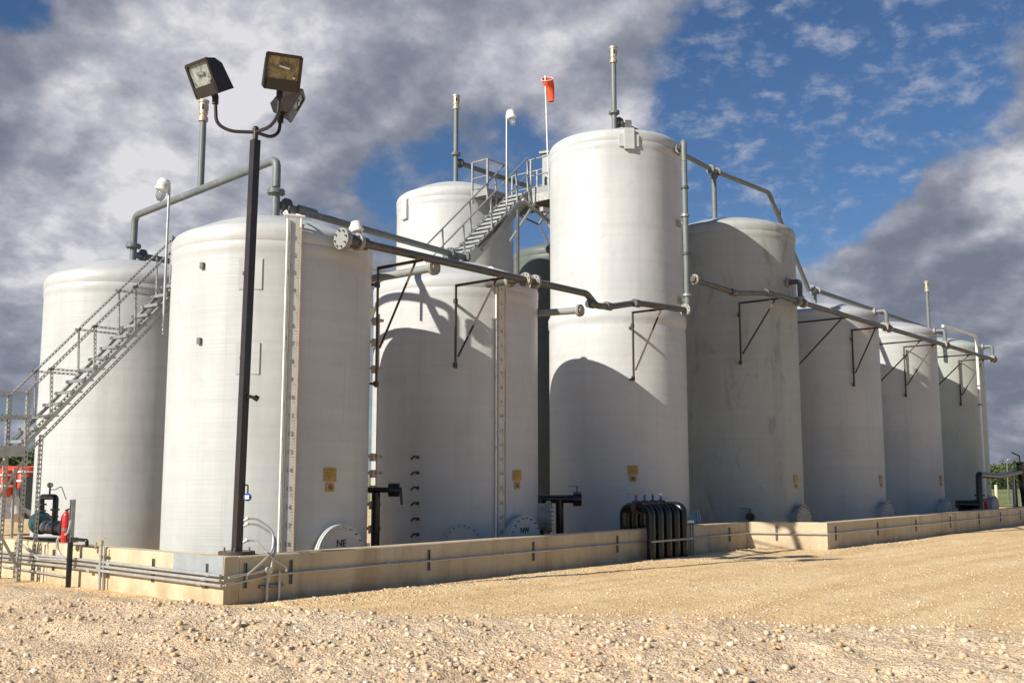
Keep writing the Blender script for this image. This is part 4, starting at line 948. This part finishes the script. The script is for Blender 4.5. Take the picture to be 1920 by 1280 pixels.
def platform():
    z = onY(990, 366, 18.9).z; x0 = b2.x + .12; x1 = x0 + .95
    root = thing('high_platform', (x0 + .5, 19.3, z), 'high galvanised platform with guard rails between the two tall tanks', 'platform')
    ya, yb = 17.45, 20.3
    MB().box(((x0 + x1) / 2, (ya + yb) / 2, z), (x1 - x0, yb - ya, .05)).build('deck', M['galv'], root)
    for x in (x0, x1):
        MB().bar((x, ya, z - .14), (x, yb, z - .14), .03, .24, UP).build('deck_beam', M['galvd'], root)
    def guard(pts, posts):
        for zz, r in ((1.05, .026), (.55, .02)): MB().tube([Vector((p[0], p[1], z + zz)) for p in pts], r, 8, .05).build('guard_rail', M['galv'], root)
        for p in posts: MB().bar((p[0], p[1], z - .2), (p[0], p[1], z + 1.05), .05, .05).build('post', M['galv'], root)
        for a, b in zip(pts[:-1], pts[1:]): MB().bar((a[0], a[1], z + .09), (b[0], b[1], z + .09), .008, .17, UP).build('toe_board', M['pvcl'], root)
    guard([(x0, yn), (x0, ya)], [(x0, yn), (x0, yn - .12), (x0, 18.1), (x0, ya)])
    guard([(x1, yb), (x1, ya)], [(x1, yb), (x1, 19.3), (x1, 18.3), (x1, ya)])
    guard([(x0, yn + .8), (x0 - .9, yn + .8), (x0 - .9, yb), ], [(x0, yn + .8), (x0 - .9, yn + .8), (x0 - .9, yb)])
    MB().box((x0 - .45, 20.0, z), (.9, .65, .05)).build('deck', M['galv'], root)
    # knee braces and truss below
    Q = lambda a, b, Y=18.2: onY(a, b, Y)
    for p, q, w, mt in ((Q(980, 374), Q(1045, 428), .08, 'galv'), (Q(1003, 380), Q(957, 452), .06, 'galv'), (Q(1012, 384, 18.9), Q(1040, 440, 18.0), .07, 'galvd'), (Q(1000, 375, 19.2), Q(1045, 400, 18.4), .07, 'galv'),
                        (Q(966, 400, 18.7), Q(1010, 421, 18.4), .04, 'rust'), (Q(1010, 421, 18.4), Q(1034, 466, 18.0), .04, 'rust'), (Q(1010, 421, 18.4), Q(1040, 378, 18.4), .05, 'galvd'), (Q(905, 468, 18.85), Q(978, 372, 18.85), .05, 'galv'), (Q(898, 462, 18.85), Q(962, 395, 18.85), .04, 'rust'), (Q(1015, 392, 17.9), Q(1040, 398, 17.9), .12, 'galvd')):
        MB().bar(p, q, w, w).build('brace', M[mt], root)
    leg = atD(971, 400, 28.2); MB().bar((leg.x, leg.y, 0), (leg.x, leg.y, leg.z + .1), .06, .06).build('leg', M['dark'], root)
    for s in (-.35, .35): MB().bar((x0 + .1, 18.5 + s, z - .22), (x0 + 1.9, 18.3 + s, z - .22), .06, .12).build('joist', M['galvd'], root)
    # louvred box on the far side of the platform
    b = thing('louvred_box', (x1 + .5, 18.2, z), 'pale upright louvred box with a dark slatted face on the high platform', 'box')
    c = atD(1027, 308, 30.5); MB().box((c.x, c.y, c.z + .33), (.4, .4, .06), .3).build('lid', M['pvcl'], b)
    dd = -FWD
    lv = MB().box((c.x, c.y, c.z - .35), (.26, .26, 1.3), .3).use(1)
    for i in range(11): lv.box(Vector((c.x, c.y, c.z + .2 - i * .1)) + (dd + RGT * .5).normalized() * .14, (.03, .22, .06), .3)
    lv.build('casing', [M['pvcl'], M['dark']], b)
    b.location = (c.x, c.y, c.z - 1.0)
    for ch in b.children: ch.location = Vector((x1 + .5, 18.2, z)) - Vector(b.location)
platform()
# ------------------------------------------------------------------ jar lights
def jar_light(base, ztop, label, side=1., s=1.):
    b = Vector(base); root = thing('jar_light', b, label, 'lamp', 'white jar lights on thin poles')
    t = Vector((b.x, b.y, ztop)); MB().tube([b, t], .028, 10).build('pole', M['conduit'], root)
    c = t + RGT * .13 * side + UP * .03; tl = (UP * .85 - RGT * .5 * side * -1 * .35 - FWD * .2).normalized(); tl = (UP + RGT * side * -.25 + FWD * .0).normalized()
    MB().tube([t - UP * .02, t + UP * .05, c + UP * .05], .03, 8, .04).build('elbow', M['whitep'], root)
    MB().lathe(c, [(.001, .17 * s), (.10 * s, .16 * s), (.13 * s, .11 * s), (.135 * s, -.02 * s), (.15 * s, -.03 * s), (.15 * s, -.07 * s), (.09 * s, -.10 * s), (.001, -.10 * s)], 24, tl).build('hood', M['whitep'], root)
    MB().lathe(c, [(.07 * s, -.09 * s), (.085 * s, -.16 * s), (.075 * s, -.24 * s), (.04 * s, -.29 * s), (.001, -.30 * s)], 18, tl).build('globe', M['globe'], root)
    q = MB(); x, y = perp(tl)
    for i in range(4):
        a = math.pi / 2 * i; d = x * math.cos(a) + y * math.sin(a); q.tube([c - tl * .09 * s + d * .10 * s, c - tl * .22 * s + d * .1 * s, c - tl * .31 * s + d * .03 * s], .006, 5)
    q.build('guard', M['galv'], root)
p = onY(309, 545, 18.78); jar_light((p.x, 18.78, p.z - .9), onY(312, 352, 18.78).z, 'white jar light on a thin pole at the top of the left staircase', -1.)
p = onY(950, 372, 18.8); jar_light((p.x, 18.8, p.z - .4), onY(947, 218, 18.8).z, 'white jar light on a thin pole at the top of the upper staircase', 1.)
p = onY(669, 445, 15.2); jar_light((p.x, 15.4, 6.1), onY(669, 440, 15.3).z + .1, 'white jar light peeking up behind the dark pipe on the nearest tank', 1., .85)

# windsock
def windsock():
    b = atD(1029, 300, 30.2); top = atD(1022, 142, 30.2)
    root = thing('windsock', (b.x, b.y, 10.1), 'orange windsock hanging limp on a thin white pole above the high platform', 'windsock')
    t = Vector((b.x, b.y, top.z)); t = t - RGT * .10
    MB().tube([Vector((b.x, b.y, 10.1)), t], .022, 8).build('pole', M['whitep'], root)
    c = t + RGT * .06 - UP * .12; ax = (UP * .75 - FWD * .6 - RGT * .1).normalized()
    MB().lathe(c, [(.17, -.0), (.185, .0), (.185, .02), (.17, .02), (.17, 0)], 20, ax).build('hoop', M['whitep'], root)
    vs = []; fs = []; k = 20; pts = [(c, .175, ax), (c - ax * .12 - UP * .02 + RGT * .02, .17, ax), (c - UP * .28 + RGT * .07 + FWD * .08, .14, UP), (c - UP * .5 + RGT * .1 + FWD * .07, .115, UP), (c - UP * .68 + RGT * .12 + FWD * .05, .09, UP)]
    for i, (p, r, a) in enumerate(pts):
        x = RGT; y = a.cross(x).normalized()
        for j in range(k):
            t_ = 2 * math.pi * j / k; rr = r * (1 + .1 * math.sin(3 * t_ + i)) * (1 if i < 2 else 1); vs.append(p + x * math.cos(t_) * rr + y * math.sin(t_) * rr * (1 if i < 2 else .7))
    for i in range(len(pts) - 1):
        for j in range(k): q = (j + 1) % k; fs.append((i * k + j, i * k + q, (i + 1) * k + q, (i + 1) * k + j))
    MB().add(vs, fs).build('sock', M['sock'], root)
windsock()

# ------------------------------------------------------------------ black discharge pipes over the wall
def over_wall():
    xs = [20.1, 20.45, 20.8, 21.15, 21.5]
    labs = ['leftmost', 'second from left', 'middle', 'second from right', 'rightmost']
    for i, x in enumerate(xs):
        zt = 1.17
        root = thing('black_pipe_loop', (x, WY - .2, 0), f'{labs[i]} of the five glossy black pipes looping over the wall', 'pipe', 'black pipes looping over the wall')
        MB().tube([(x, WY - .22, -.1), (x, WY - .22, zt), (x - .0, WY + .5, zt), (x - .0, WY + .5, 0)], .10, 18, .2).build('pipe', M['black'], root)
        if i < 4:
            p = Vector((x, WY + .16, zt)); MB().cyl(p - Vector((0, .06, 0)), p + Vector((0, .06, 0)), .15, 20).build('valve_flange', M['rust'], root)
            MB().cyl(p + UP * .08, p + UP * .26, .03, 10).build('valve_stem', M['blue'], root)
            h = Vector((-.9, -.1, .05)).normalized() if i < 2 else Vector((.6, .5, .05)).normalized()
            MB().bar(p + UP * .27 + h * -.08, p + UP * .27 + h * (.42 if i < 2 else .2), .035, .015, UP).build('valve_handle', M['strut'] if i < 2 else M['flange'], root)
    r = thing('pipe_clamp', (20.8, WY - .34, 0), 'pale clamp rail strapped across the five black pipes at the wall', 'clamp')
    MB().bar((19.93, WY - .345, .42), (21.7, WY - .345, .42), .03, .045, UP).build('rail', M['flange'], r)
    b = thing('electrical_drop', (22.2, WY, 0), 'small white-capped conduit drop on the wall just right of the black pipes', 'conduit')
    for o in (0, .12): MB().tube([(22.1 + o, WY + .1, WT + .06), (22.1 + o, WY - .06, WT + .06), (22.1 + o, WY - .06, .0)], .018, 8, .03).build('conduit', M['strut'], b)
    MB().box((22.16, WY + .03, WT + .09), (.3, .14, .06)).build('cap', M['whitep'], b)
    MB().bar((22.0, WY - .05, .3), (22.35, WY - .05, .3), .04, .03).build('strap', M['strut'], b)
    # valves on the flanks of the tanks
    for key, deg, z, lab, L in (('C', 172, 1.45, 'black valve and pipe on the left flank of the NW tank above the wall', .0), ('F', 170, 1.35, 'black valve and thick pipe on the left flank of the tallest front tank', 1)):
        pass
    p = onY(738, 918, 15.6); r = thing('tank_valve', (p.x, p.y, 0), 'black valve and pipe between the NE and NW tanks', 'valve')
    q = Vector(p); MB().tube([q + RGT * -.75, q + RGT * .1], .055, 12).build('pipe', M['black'], r); MB().cyl(q - RGT * .1, q + RGT * .12, .14, 18).build('valve_body', M['black'], r); MB().bar(q + RGT * .14 + UP * .05, q + RGT * .17 - UP * .3, .05, .02, FWD).build('valve_handle', M['black'], r)
    MB().tube([q + RGT * -.36 - UP * .05, q + RGT * -.36 - UP * 1.5], .09, 14).build('downpipe', M['black'], r)
    p = onY(1082, 935, 15.0); r = thing('tank_valve', (p.x, p.y, 0), 'thick black tee pipe with blue-stemmed valve between the NW and tallest tanks', 'valve'); q = Vector(p)
    MB().tube([q - RGT * .95, q], .10, 14).build('pipe', M['black'], r); MB().cyl(q - RGT * .1, q + RGT * .1, .17, 20).build('valve_body', M['black'], r)
    MB().tube([q - RGT * .42, q - RGT * .42 - UP * 1.3], .1, 14).build('downpipe', M['black'], r); MB().tube([q - RGT * .93, q - RGT * .93 - UP * 1.3], .14, 14).build('downpipe', M['black'], r)
    MB().cyl(q + UP * .15, q + UP * .3, .02, 8).build('valve_stem', M['blue'], r); MB().bar(q + UP * .3 - RGT * .22, q + UP * .3 + RGT * .04, .03, .015, UP).build('valve_handle', M['black'], r)
    q, d = oncyl(1405, 968, 'G'); q = q + d * .1; r = thing('tank_valve', q, 'small black valve with a lever low on the stained grey tank', 'valve')
    MB().cyl(q - d * .15, q + d * .1, .11, 16).build('valve_body', M['black'], r); MB().cyl(q + UP * .1, q + UP * .22, .02, 8).build('valve_stem', M['black'], r); MB().bar(q + UP * .22 - RGT * .26 + UP * .02, q + UP * .22 + RGT * .03, .03, .015, UP).build('valve_handle', M['black'], r)
    # little sampling taps in a column on the NW tank
    for i, yy in enumerate((857, 886, 914, 943, 972, 1001)):
        best = None
        x, y = TK['C']; rr = ray(786, yy); a = rr.x ** 2 + rr.y ** 2; bb = -2 * (rr.x * x + rr.y * y); cc = x * x + y * y - TR ** 2; t = (-bb - math.sqrt(bb * bb - 4 * a * cc)) / 2 / a
        q = Vector((0, 0, EYE)) + rr * t; d = (q - Vector((x, y, q.z))).normalized()
        m = MB().cyl(q - d * .02, q + d * .06, .028, 10); m.build('sample_tap', M['brass'], tC) if False else None
        k = MB().cyl(q - d * .02, q + d * .10, .036, 12); k.tube([q + d * .09, q + d * .10 - RGT * .07 + UP * .02, q + d * .10 - RGT * .13 - UP * .05], .02, 8, .05); k.build('sample_tap', M['rust'], tC)
    # ladder rungs / sight glass between first two tanks
    r = thing('sight_glass', onZ(703, 1005, .6), 'column of small brass taps and a sight tube beside the NE tank', 'gauge')
    b0 = onY(704, 1000, 15.9); MB().tube([Vector((b0.x, b0.y, .3)), Vector((b0.x, b0.y, 5.2))], .022, 8).build('tube', M['conduit'], r)
    for yy in (600, 640, 690, 855, 886, 915, 945, 990):
        z = onY(704, yy, 15.9).z; q = Vector((b0.x, b0.y, z)); k = MB().tube([q - RGT * .2, q + RGT * .10], .03, 8); k.cyl(q - RGT * .08 - UP * .10, q - RGT * .08 + UP * .06, .07, 12); k.cyl(q + RGT * .02 - UP * .03, q + RGT * .02 + UP * .03, .05, 12); k.build('tap', M['brass'], r)
over_wall()

# white downpipe on the greenish end tank
def downpipe():
    a = onY(1830, 630, 13.32); x = a.x
    r = thing('downpipe', (x, 13.32, 0), 'white downpipe with a red foot on the front of the greenish end tank', 'pipe')
    s = onY(1768, 617, 13.6); zt = a.z
    MB().tube([Vector((s.x, 13.6, zt + .08)), Vector((x, 13.32, zt)), Vector((x, 13.32, .95))], .058, 14, .1).build('pipe', M['whitep'], r)
    MB().tube([Vector((x, 13.32, .95)), Vector((x, 13.32, .2))], .08, 14).build('red_foot', M['red'], r)
    MB().cyl((x, 13.32, 4.9), (x, 13.32, 4.96), .09, 14).build('clamp', M['steel'], r)
    r = thing('black_transfer_pipe', onZ(1838, 950, .3), 'black pipe rising from a low pump in front of the greenish end tank', 'pipe')
    Yp = 11.95; p0 = onY(1837, 943, Yp); p1 = onY(1835, 889, Yp); p2 = onY(1872, 892, 11.9); p3 = onY(1914, 884, 11.9)
    MB().tube([Vector((p0.x, Yp, .1)), p1, p2, p3], .12, 14, .12).build('pipe', M['black'], r)
    for yy in (928, 938): q = onY(1837, yy, Yp); MB().cyl(q - UP * .03, q + UP * .03, .2, 16).build('flange', M['black'], r)
    q = onY(1820, 945, Yp); MB().cyl(q - RGT * .5, q + RGT * .25, .16, 16).build('pump_motor', M['black'], r); MB().box(q - UP * .2, (1.3, .5, .1)).build('pump_skid', M['black'], r)
    r = thing('black_standpipe', onY(1920, 960, 11.9), 'leaning black standpipe with a flanged top at the right edge', 'pipe')
    p = onY(1912, 868, 11.9); q = onY(1926, 950, 11.9); MB().tube([q - UP * .5, p], .15, 14).build('pipe', M['black'], r); MB().cyl(p, p + UP * .05, .26, 16).build('flange', M['black'], r); MB().tube([p, p + UP * .3, p + UP * .45 - RGT * .3], .03, 8, .05).build('vent', M['black'], r)
    for px_, t_, mt in ((1902, 890, 'galv'), (1906, 898, 'rust')):
        b = onY(px_, 940, 11.9); r = thing('pipe_support', b, ('grey' if mt == 'galv' else 'brown') + ' upright post holding the black pipe at the right edge', 'post')
        MB().bar(Vector((b.x, b.y, 0)), Vector((b.x, b.y, onY(px_, t_, 11.9).z)), .09, .09).build('upright', M[mt], r); MB().box((b.x, b.y, .02), (.3, .3, .03)).build('foot', M[mt], r)
downpipe()

# ------------------------------------------------------------------ pump corner at the left
def left_kit():
    X = 9.62
    def p(x, y, X_=X): return onX(x, y, X_)
    e = thing('transfer_pump', p(90, 1008), 'blue-green pump with dark motor on a black skid left of the fire extinguisher', 'pump')
    c = p(76, 980); ax = Vector((0, -1, 0)); MB().lathe(c, [(.001, -.14), (.17, -.13), (.21, -.06), (.215, .05), (.15, .12), (.001, .13)], 28, ax).build('casing', M['teal'], e)
    m0 = p(85, 988); m1 = p(118, 990); MB().cyl(m0, m1, .12, 20).build('motor', M['steel'], e); q = m0.lerp(m1, .6); MB().cyl(q, q + (m1 - m0).normalized() * .12, .14, 20).build('bearing_frame', M['steel'], e)
    a, b = p(55, 1010), p(130, 1012); MB().bar(a, b, .35, .09, UP).build('skid', M['black'], e)
    for f in (.1, .9): qq = a.lerp(b, f); MB().bar(qq, Vector((qq.x, qq.y, 0)), .08, .08).build('leg', M['black'], e)
    e = thing('pump_outlet', p(90, 930), 'black inverted-U pipe with a gauge on top above the blue-green pump', 'pipe')
    MB().tube([p(78, 962), p(78, 931), p(105, 931), p(102, 980)], .055, 14, .08).build('pipe', M['black'], e)
    for (x_, y_) in ((79, 945), (78, 957), (103, 955), (101, 968)): q = p(x_, y_); MB().cyl(q - UP * .015, q + UP * .015, .085, 14).build('flange', M['rust'], e)
    t = p(93, 929); MB().tube([t, t + UP * .18], .018, 8).build('gauge_stem', M['black'], e); MB().cyl(t + UP * .2 + FWD * .02, t + UP * .2 - FWD * .03, .05, 16).build('gauge_dial', M['steel'], e)
    MB().tube([p(95, 917), p(103, 918), p(115, 911), p(124, 936)], .008, 6, .05).build('thin_tube', M['black'], e)
    e = thing('hose_reel', p(72, 925, 9.9), 'big round black hose reel behind the blue-green pump', 'hose reel')
    c = p(70, 922, 11.3); ax = (-FWD - RGT * .2).normalized()
    MB().lathe(c, [(.001, -.12), (.39, -.12), (.41, -.10), (.41, -.07), (.14, -.06), (.14, .06), (.41, .07), (.41, .10), (.39, .12), (.08, .12), (.06, .16), (.001, .16)], 36, ax).build('drum', M['black'], e)
    MB().bar(c - UP * .2, Vector((c.x, c.y, 0)), .09, .09).build('stand', M['steel'], e)
    # extinguisher post
    Xo = 8.88
    b = onX(128, 1092, Xo); b.z = -.05; tp = onX(135, 936, Xo)
    e = thing('extinguisher_post', b, 'grey channel post with black footing by the wall, behind the fire extinguisher', 'post')
    md = onX(132, 1010, Xo); MB().tube([b, Vector((b.x, b.y, md.z + .02))], .045, 12).build('footing', M['black'], e)
    q = MB()
    for s in (-1, 1): q.bar(Vector((b.x, b.y + s * .035, md.z - .05)), Vector((b.x, b.y + s * .035, tp.z)), .06, .012, (0, 1, 0))
    q.bar(Vector((b.x + .03, b.y, md.z - .05)), Vector((b.x + .03, b.y, tp.z)), .012, .08, (0, 1, 0)); q.build('channel', M['galv'], e)
    MB().tube([Vector((b.x, b.y, md.z)), Vector((b.x, b.y - .55, md.z - .0)), Vector((b.x, b.y - .55, md.z - .1))], .03, 10, .04).build('side_pipe', M['black'], e)
    c = onX(124, 990, Xo - .02); e = thing('fire_extinguisher', (c.x, c.y, onX(124, 1016, Xo).z), 'red fire extinguisher hanging on the grey post at the left', 'fire extinguisher')
    z0, z1 = onX(124, 1016, Xo).z, onX(124, 960, Xo).z
    MB().lathe((c.x, c.y, z0), [(.001, 0), (.07, .0), (.075, .02), (.075, z1 - z0 - .06), (.06, z1 - z0 - .02), (.025, z1 - z0), (.025, z1 - z0 + .03), (.001, z1 - z0 + .03)], 24).build('cylinder', M['red'], e)
    q = MB().bar((c.x, c.y - .07, z1 + .06), (c.x, c.y + .05, z1 + .03), .03, .02); q.build('handle', M['black'], e); MB().tube([(c.x, c.y, z1 + .02), (c.x - .04, c.y + .09, z1 - .05), (c.x - .05, c.y + .1, z1 - .4)], .012, 8, .06).build('hose', M['black'], e)
    MB().cyl((c.x, c.y, z0 + .2), (c.x, c.y, z0 + .24), .078, 20).build('strap', M['strut'], e)
    # looped flexible conduit and riser on the sunlit face
    e = thing('looped_conduit', onX(110, 1030, Xo), 'thick grey flexible conduit drooping in a loop left of the extinguisher post', 'conduit')
    MB().tube([onX(133, 975, Xo - .05), onX(128, 1000, Xo - .06), onX(107, 1008, Xo - .04), onX(108, 1032, Xo), onX(118, 1046, Xo), onX(130, 1044, Xo)], .022, 10, .12).build('flexible_pipe', M['conduit'], e)
    r = onX(186, 1105, WX - .08); t = onX(188, 1018, WX - .08)
    e = thing('hydrant_riser', Vector((r.x, r.y, 0)), 'pale vertical conduits with a small valve on top, left of the grey patch', 'conduit')
    for o, rr in ((0, .026), (-.1, .014)): MB().tube([Vector((r.x, r.y + o, -.05)), Vector((r.x, r.y + o, t.z - .02 + o * .3))], rr, 10).build('riser', M['conduit'], e)
    q = Vector((r.x, r.y, t.z)); k = MB().cyl(q - UP * .03, q + UP * .05, .035, 12); k.tube([q, q + Vector((0, .15, .03)), q + Vector((0, .2, -.1))], .014, 8, .03); k.bar(q + Vector((0, -.08, .09)), q + Vector((0, .08, .09)), .02, .015); k.build('valve', M['brass'], e)
    for zz in (.25, .55): MB().bar(Vector((r.x + .03, r.y - .16, zz)), Vector((r.x + .03, r.y + .1, zz)), .03, .03).build('strap', M['strut'], e)
    # low conduit runs and cable drops
    e = thing('low_conduit', Vector((WX, 18.4, 0)), 'low thin conduit with vertical cable drops on the sunlit wall under the pump', 'conduit')
    MB().tube([onX(0, 1060, WX - .05), onX(60, 1070, WX - .05), onX(120, 1080, WX - .05)], .016, 8).build('conduit', M['conduit'], e)
    for x_ in (62, 67, 73, 85): a = onX(x_, 1020, WX - .05); MB().tube([a, Vector((a.x, a.y, 0))], .010, 6).build('cable_drop', M['strut'], e)
    MB().tube([onX(40, 1020, WX - .12), onX(72, 1046, WX - .1), onX(130, 1050, WX - .08)], .02, 8, .05).build('conduit_offset', M['conduit'], e)
    # orange vessels in the yard behind
    D = 34.
    for (x_, y0, y1, rr, lab) in ((10, 882, 932, .2, 'orange cylinder in a pale frame at the left edge'), (50, 876, 922, .3, 'larger orange vessel behind the stair posts, left of the far-left tank')):
        a = atD(x_, y1, D); t = atD(x_, y0, D); e = thing('orange_vessel', a, lab, 'vessel', 'orange vessels in the yard behind')
        MB().lathe(a, [(.001, 0), (rr * .6, .0), (rr, .12), (rr, t.z - a.z - .12), (rr * .7, t.z - a.z), (.001, t.z - a.z + .03)], 28).build('body', M['orange'], e)
        MB().cyl(a + UP * .3, a + UP * .36, rr + .03, 28).build('band', M['whitep'], e); MB().cyl(t - UP * .15, t - UP * .1, rr + .03, 28).build('band', M['whitep'], e)
        for s in (-1, 1): MB().bar(Vector((a.x, a.y, 0)) + RGT * s * (rr + .06), t + RGT * s * (rr + .06), .06, .06).build('leg', M['galv'], e)
    a = atD(30, 900, 37); e = thing('orange_skid', Vector((a.x, a.y, 0)), 'long orange skid beam with dark machinery behind the left landing', 'equipment')
    MB().box((a.x, a.y, atD(30, 880, 37).z), (.4, 2.2, .22), .6).build('beam', M['orange'], e); MB().box((a.x, a.y, .9), (.9, 2.6, .7), .6).build('engine_block', M['steel'], e); MB().cyl((a.x - .3, a.y - .9, .6), (a.x + .3, a.y + .9, 1.5), .16, 14).build('duct', M['conduit'], e)
    a = atD(8, 870, 60); e = thing('grey_container', Vector((a.x, a.y, 0)), 'dull grey low container far behind the left landing', 'container')
    MB().box((a.x, a.y, 1.1), (3, 7, 2.3), VA).build('body', M['steel'], e); MB().box((a.x, a.y, 2.29), (3.1, 7.1, .08), VA).build('roof', M['galv'], e)
left_kit()

# ------------------------------------------------------------------ far vegetation and fence
def bush(px_, D, w, h, label, seed):
    rg = np.random.default_rng(seed); c = atD(px_, 900, D); root = thing('bush', (c.x, c.y, 0), label, 'bush', 'dark bushes at the far edge of the field')
    k = 2600; u = rg.normal(size=(k, 3)); u /= np.linalg.norm(u, axis=1)[:, None]; rad_ = rg.uniform(.55, 1, k) ** .5
    lob = 1 + .22 * np.sin(u[:, 0] * 5 + seed) + .18 * np.sin(u[:, 1] * 7 + seed * 2)
    P = u * (rad_ * lob)[:, None] * np.array([w / 2, w / 2.6, h / 2]); P[:, 2] += h / 2; P = P[P[:, 2] > .05]
    A = np.array([[math.cos(VA - 1.57), -math.sin(VA - 1.57)], [math.sin(VA - 1.57), math.cos(VA - 1.57)]]); P[:, :2] = P[:, :2] @ A.T
    mb = MB()
    for q in P:
        a = rg.normal(size=3); a /= np.linalg.norm(a); b = np.cross(a, rg.normal(size=3)); b /= np.linalg.norm(b); s = rg.uniform(.10, .32) * h / 4
        o = q + np.array([c.x, c.y, 0]); mb.add([o - a * s, o + b * s * .6, o + a * s, o - b * s * .6], [(0, 1, 2, 3)])
    mb.build('crown', M['leaf'], root, smooth=False)
    t = MB()
    for i in range(4): a = i * 1.6 + seed; t.cyl((c.x, c.y, 0), (c.x + math.cos(a) * w * .18, c.y + math.sin(a) * w * .18, h * .55), .12, 7, .04)
    t.build('trunk', M['bark'], root)
for i, (x, D, w, h) in enumerate(((1868, 150, 7, 3.3), (1878, 185, 12, 4.2), (1898, 190, 11, 3.2), (1915, 170, 12, 2.8), (1932, 190, 14, 3.8), (1960, 200, 16, 4.0))):
    bush(x, D, w, h, ['dark bush just right of the greenish end tank', 'tallest dark bush beyond the field', 'lower bush in the middle of the far thicket', 'low bush behind the black pipe', 'bush at the right edge of the view', 'bush past the right edge of the view'][i], 30 + i)
for i, (x, D, w, h) in enumerate(((10, 75, 8, 3.2), (50, 80, 9, 3.4), (-40, 80, 9, 3.5))):
    bush(x, D, w, h, ['dark bush behind the left landing', 'dark bush against the far-left tank', 'bush past the left edge of the view'][i], 50 + i)
def fence():
    r = thing('field_fence', atD(1866, 938, 78), 'thin wire fence with a pale wooden post at the edge of the field', 'fence')
    a = atD(1868, 938, 76); z = 0
    for k, px_ in enumerate((1869, 1893, 1918, 1950)):
        b = atD(px_, 938, 78 + k * 4); MB().cyl(Vector((b.x, b.y, 0)), Vector((b.x, b.y, 1.35)), .11 if k == 0 else .05, 10).build('fence_post', M['wood'] if k == 0 else M['steel'], r)
    p0, p1 = atD(1868, 938, 78), atD(1950, 938, 90)
    for zz in (.4, .8, 1.15): MB().tube([Vector((p0.x, p0.y, zz)), Vector((p1.x, p1.y, zz))], .012, 5).build('wire', M['galv'], r)
fence()
for i, (x0, y0, x1) in enumerate(((1888, 861, 1895), (1911, 858, 1905))):
    b = atD(x0, 900, 70); r = thing('thin_mast', (b.x, b.y, 0), ['thin hooked mast left of the two beyond the black pipe', 'thin hooked mast right of the two, above the standpipe'][i], 'mast', 'thin hooked masts far right')
    t = atD(x0, y0, 70); e = atD(x1, y0, 70); MB().tube([Vector((b.x, b.y, 0)), t, e], .035, 6, .1).build('pole', M['steel'], r); MB().cyl(e - UP * .15, e, .05, 8).build('hook_end', M['steel'], r)
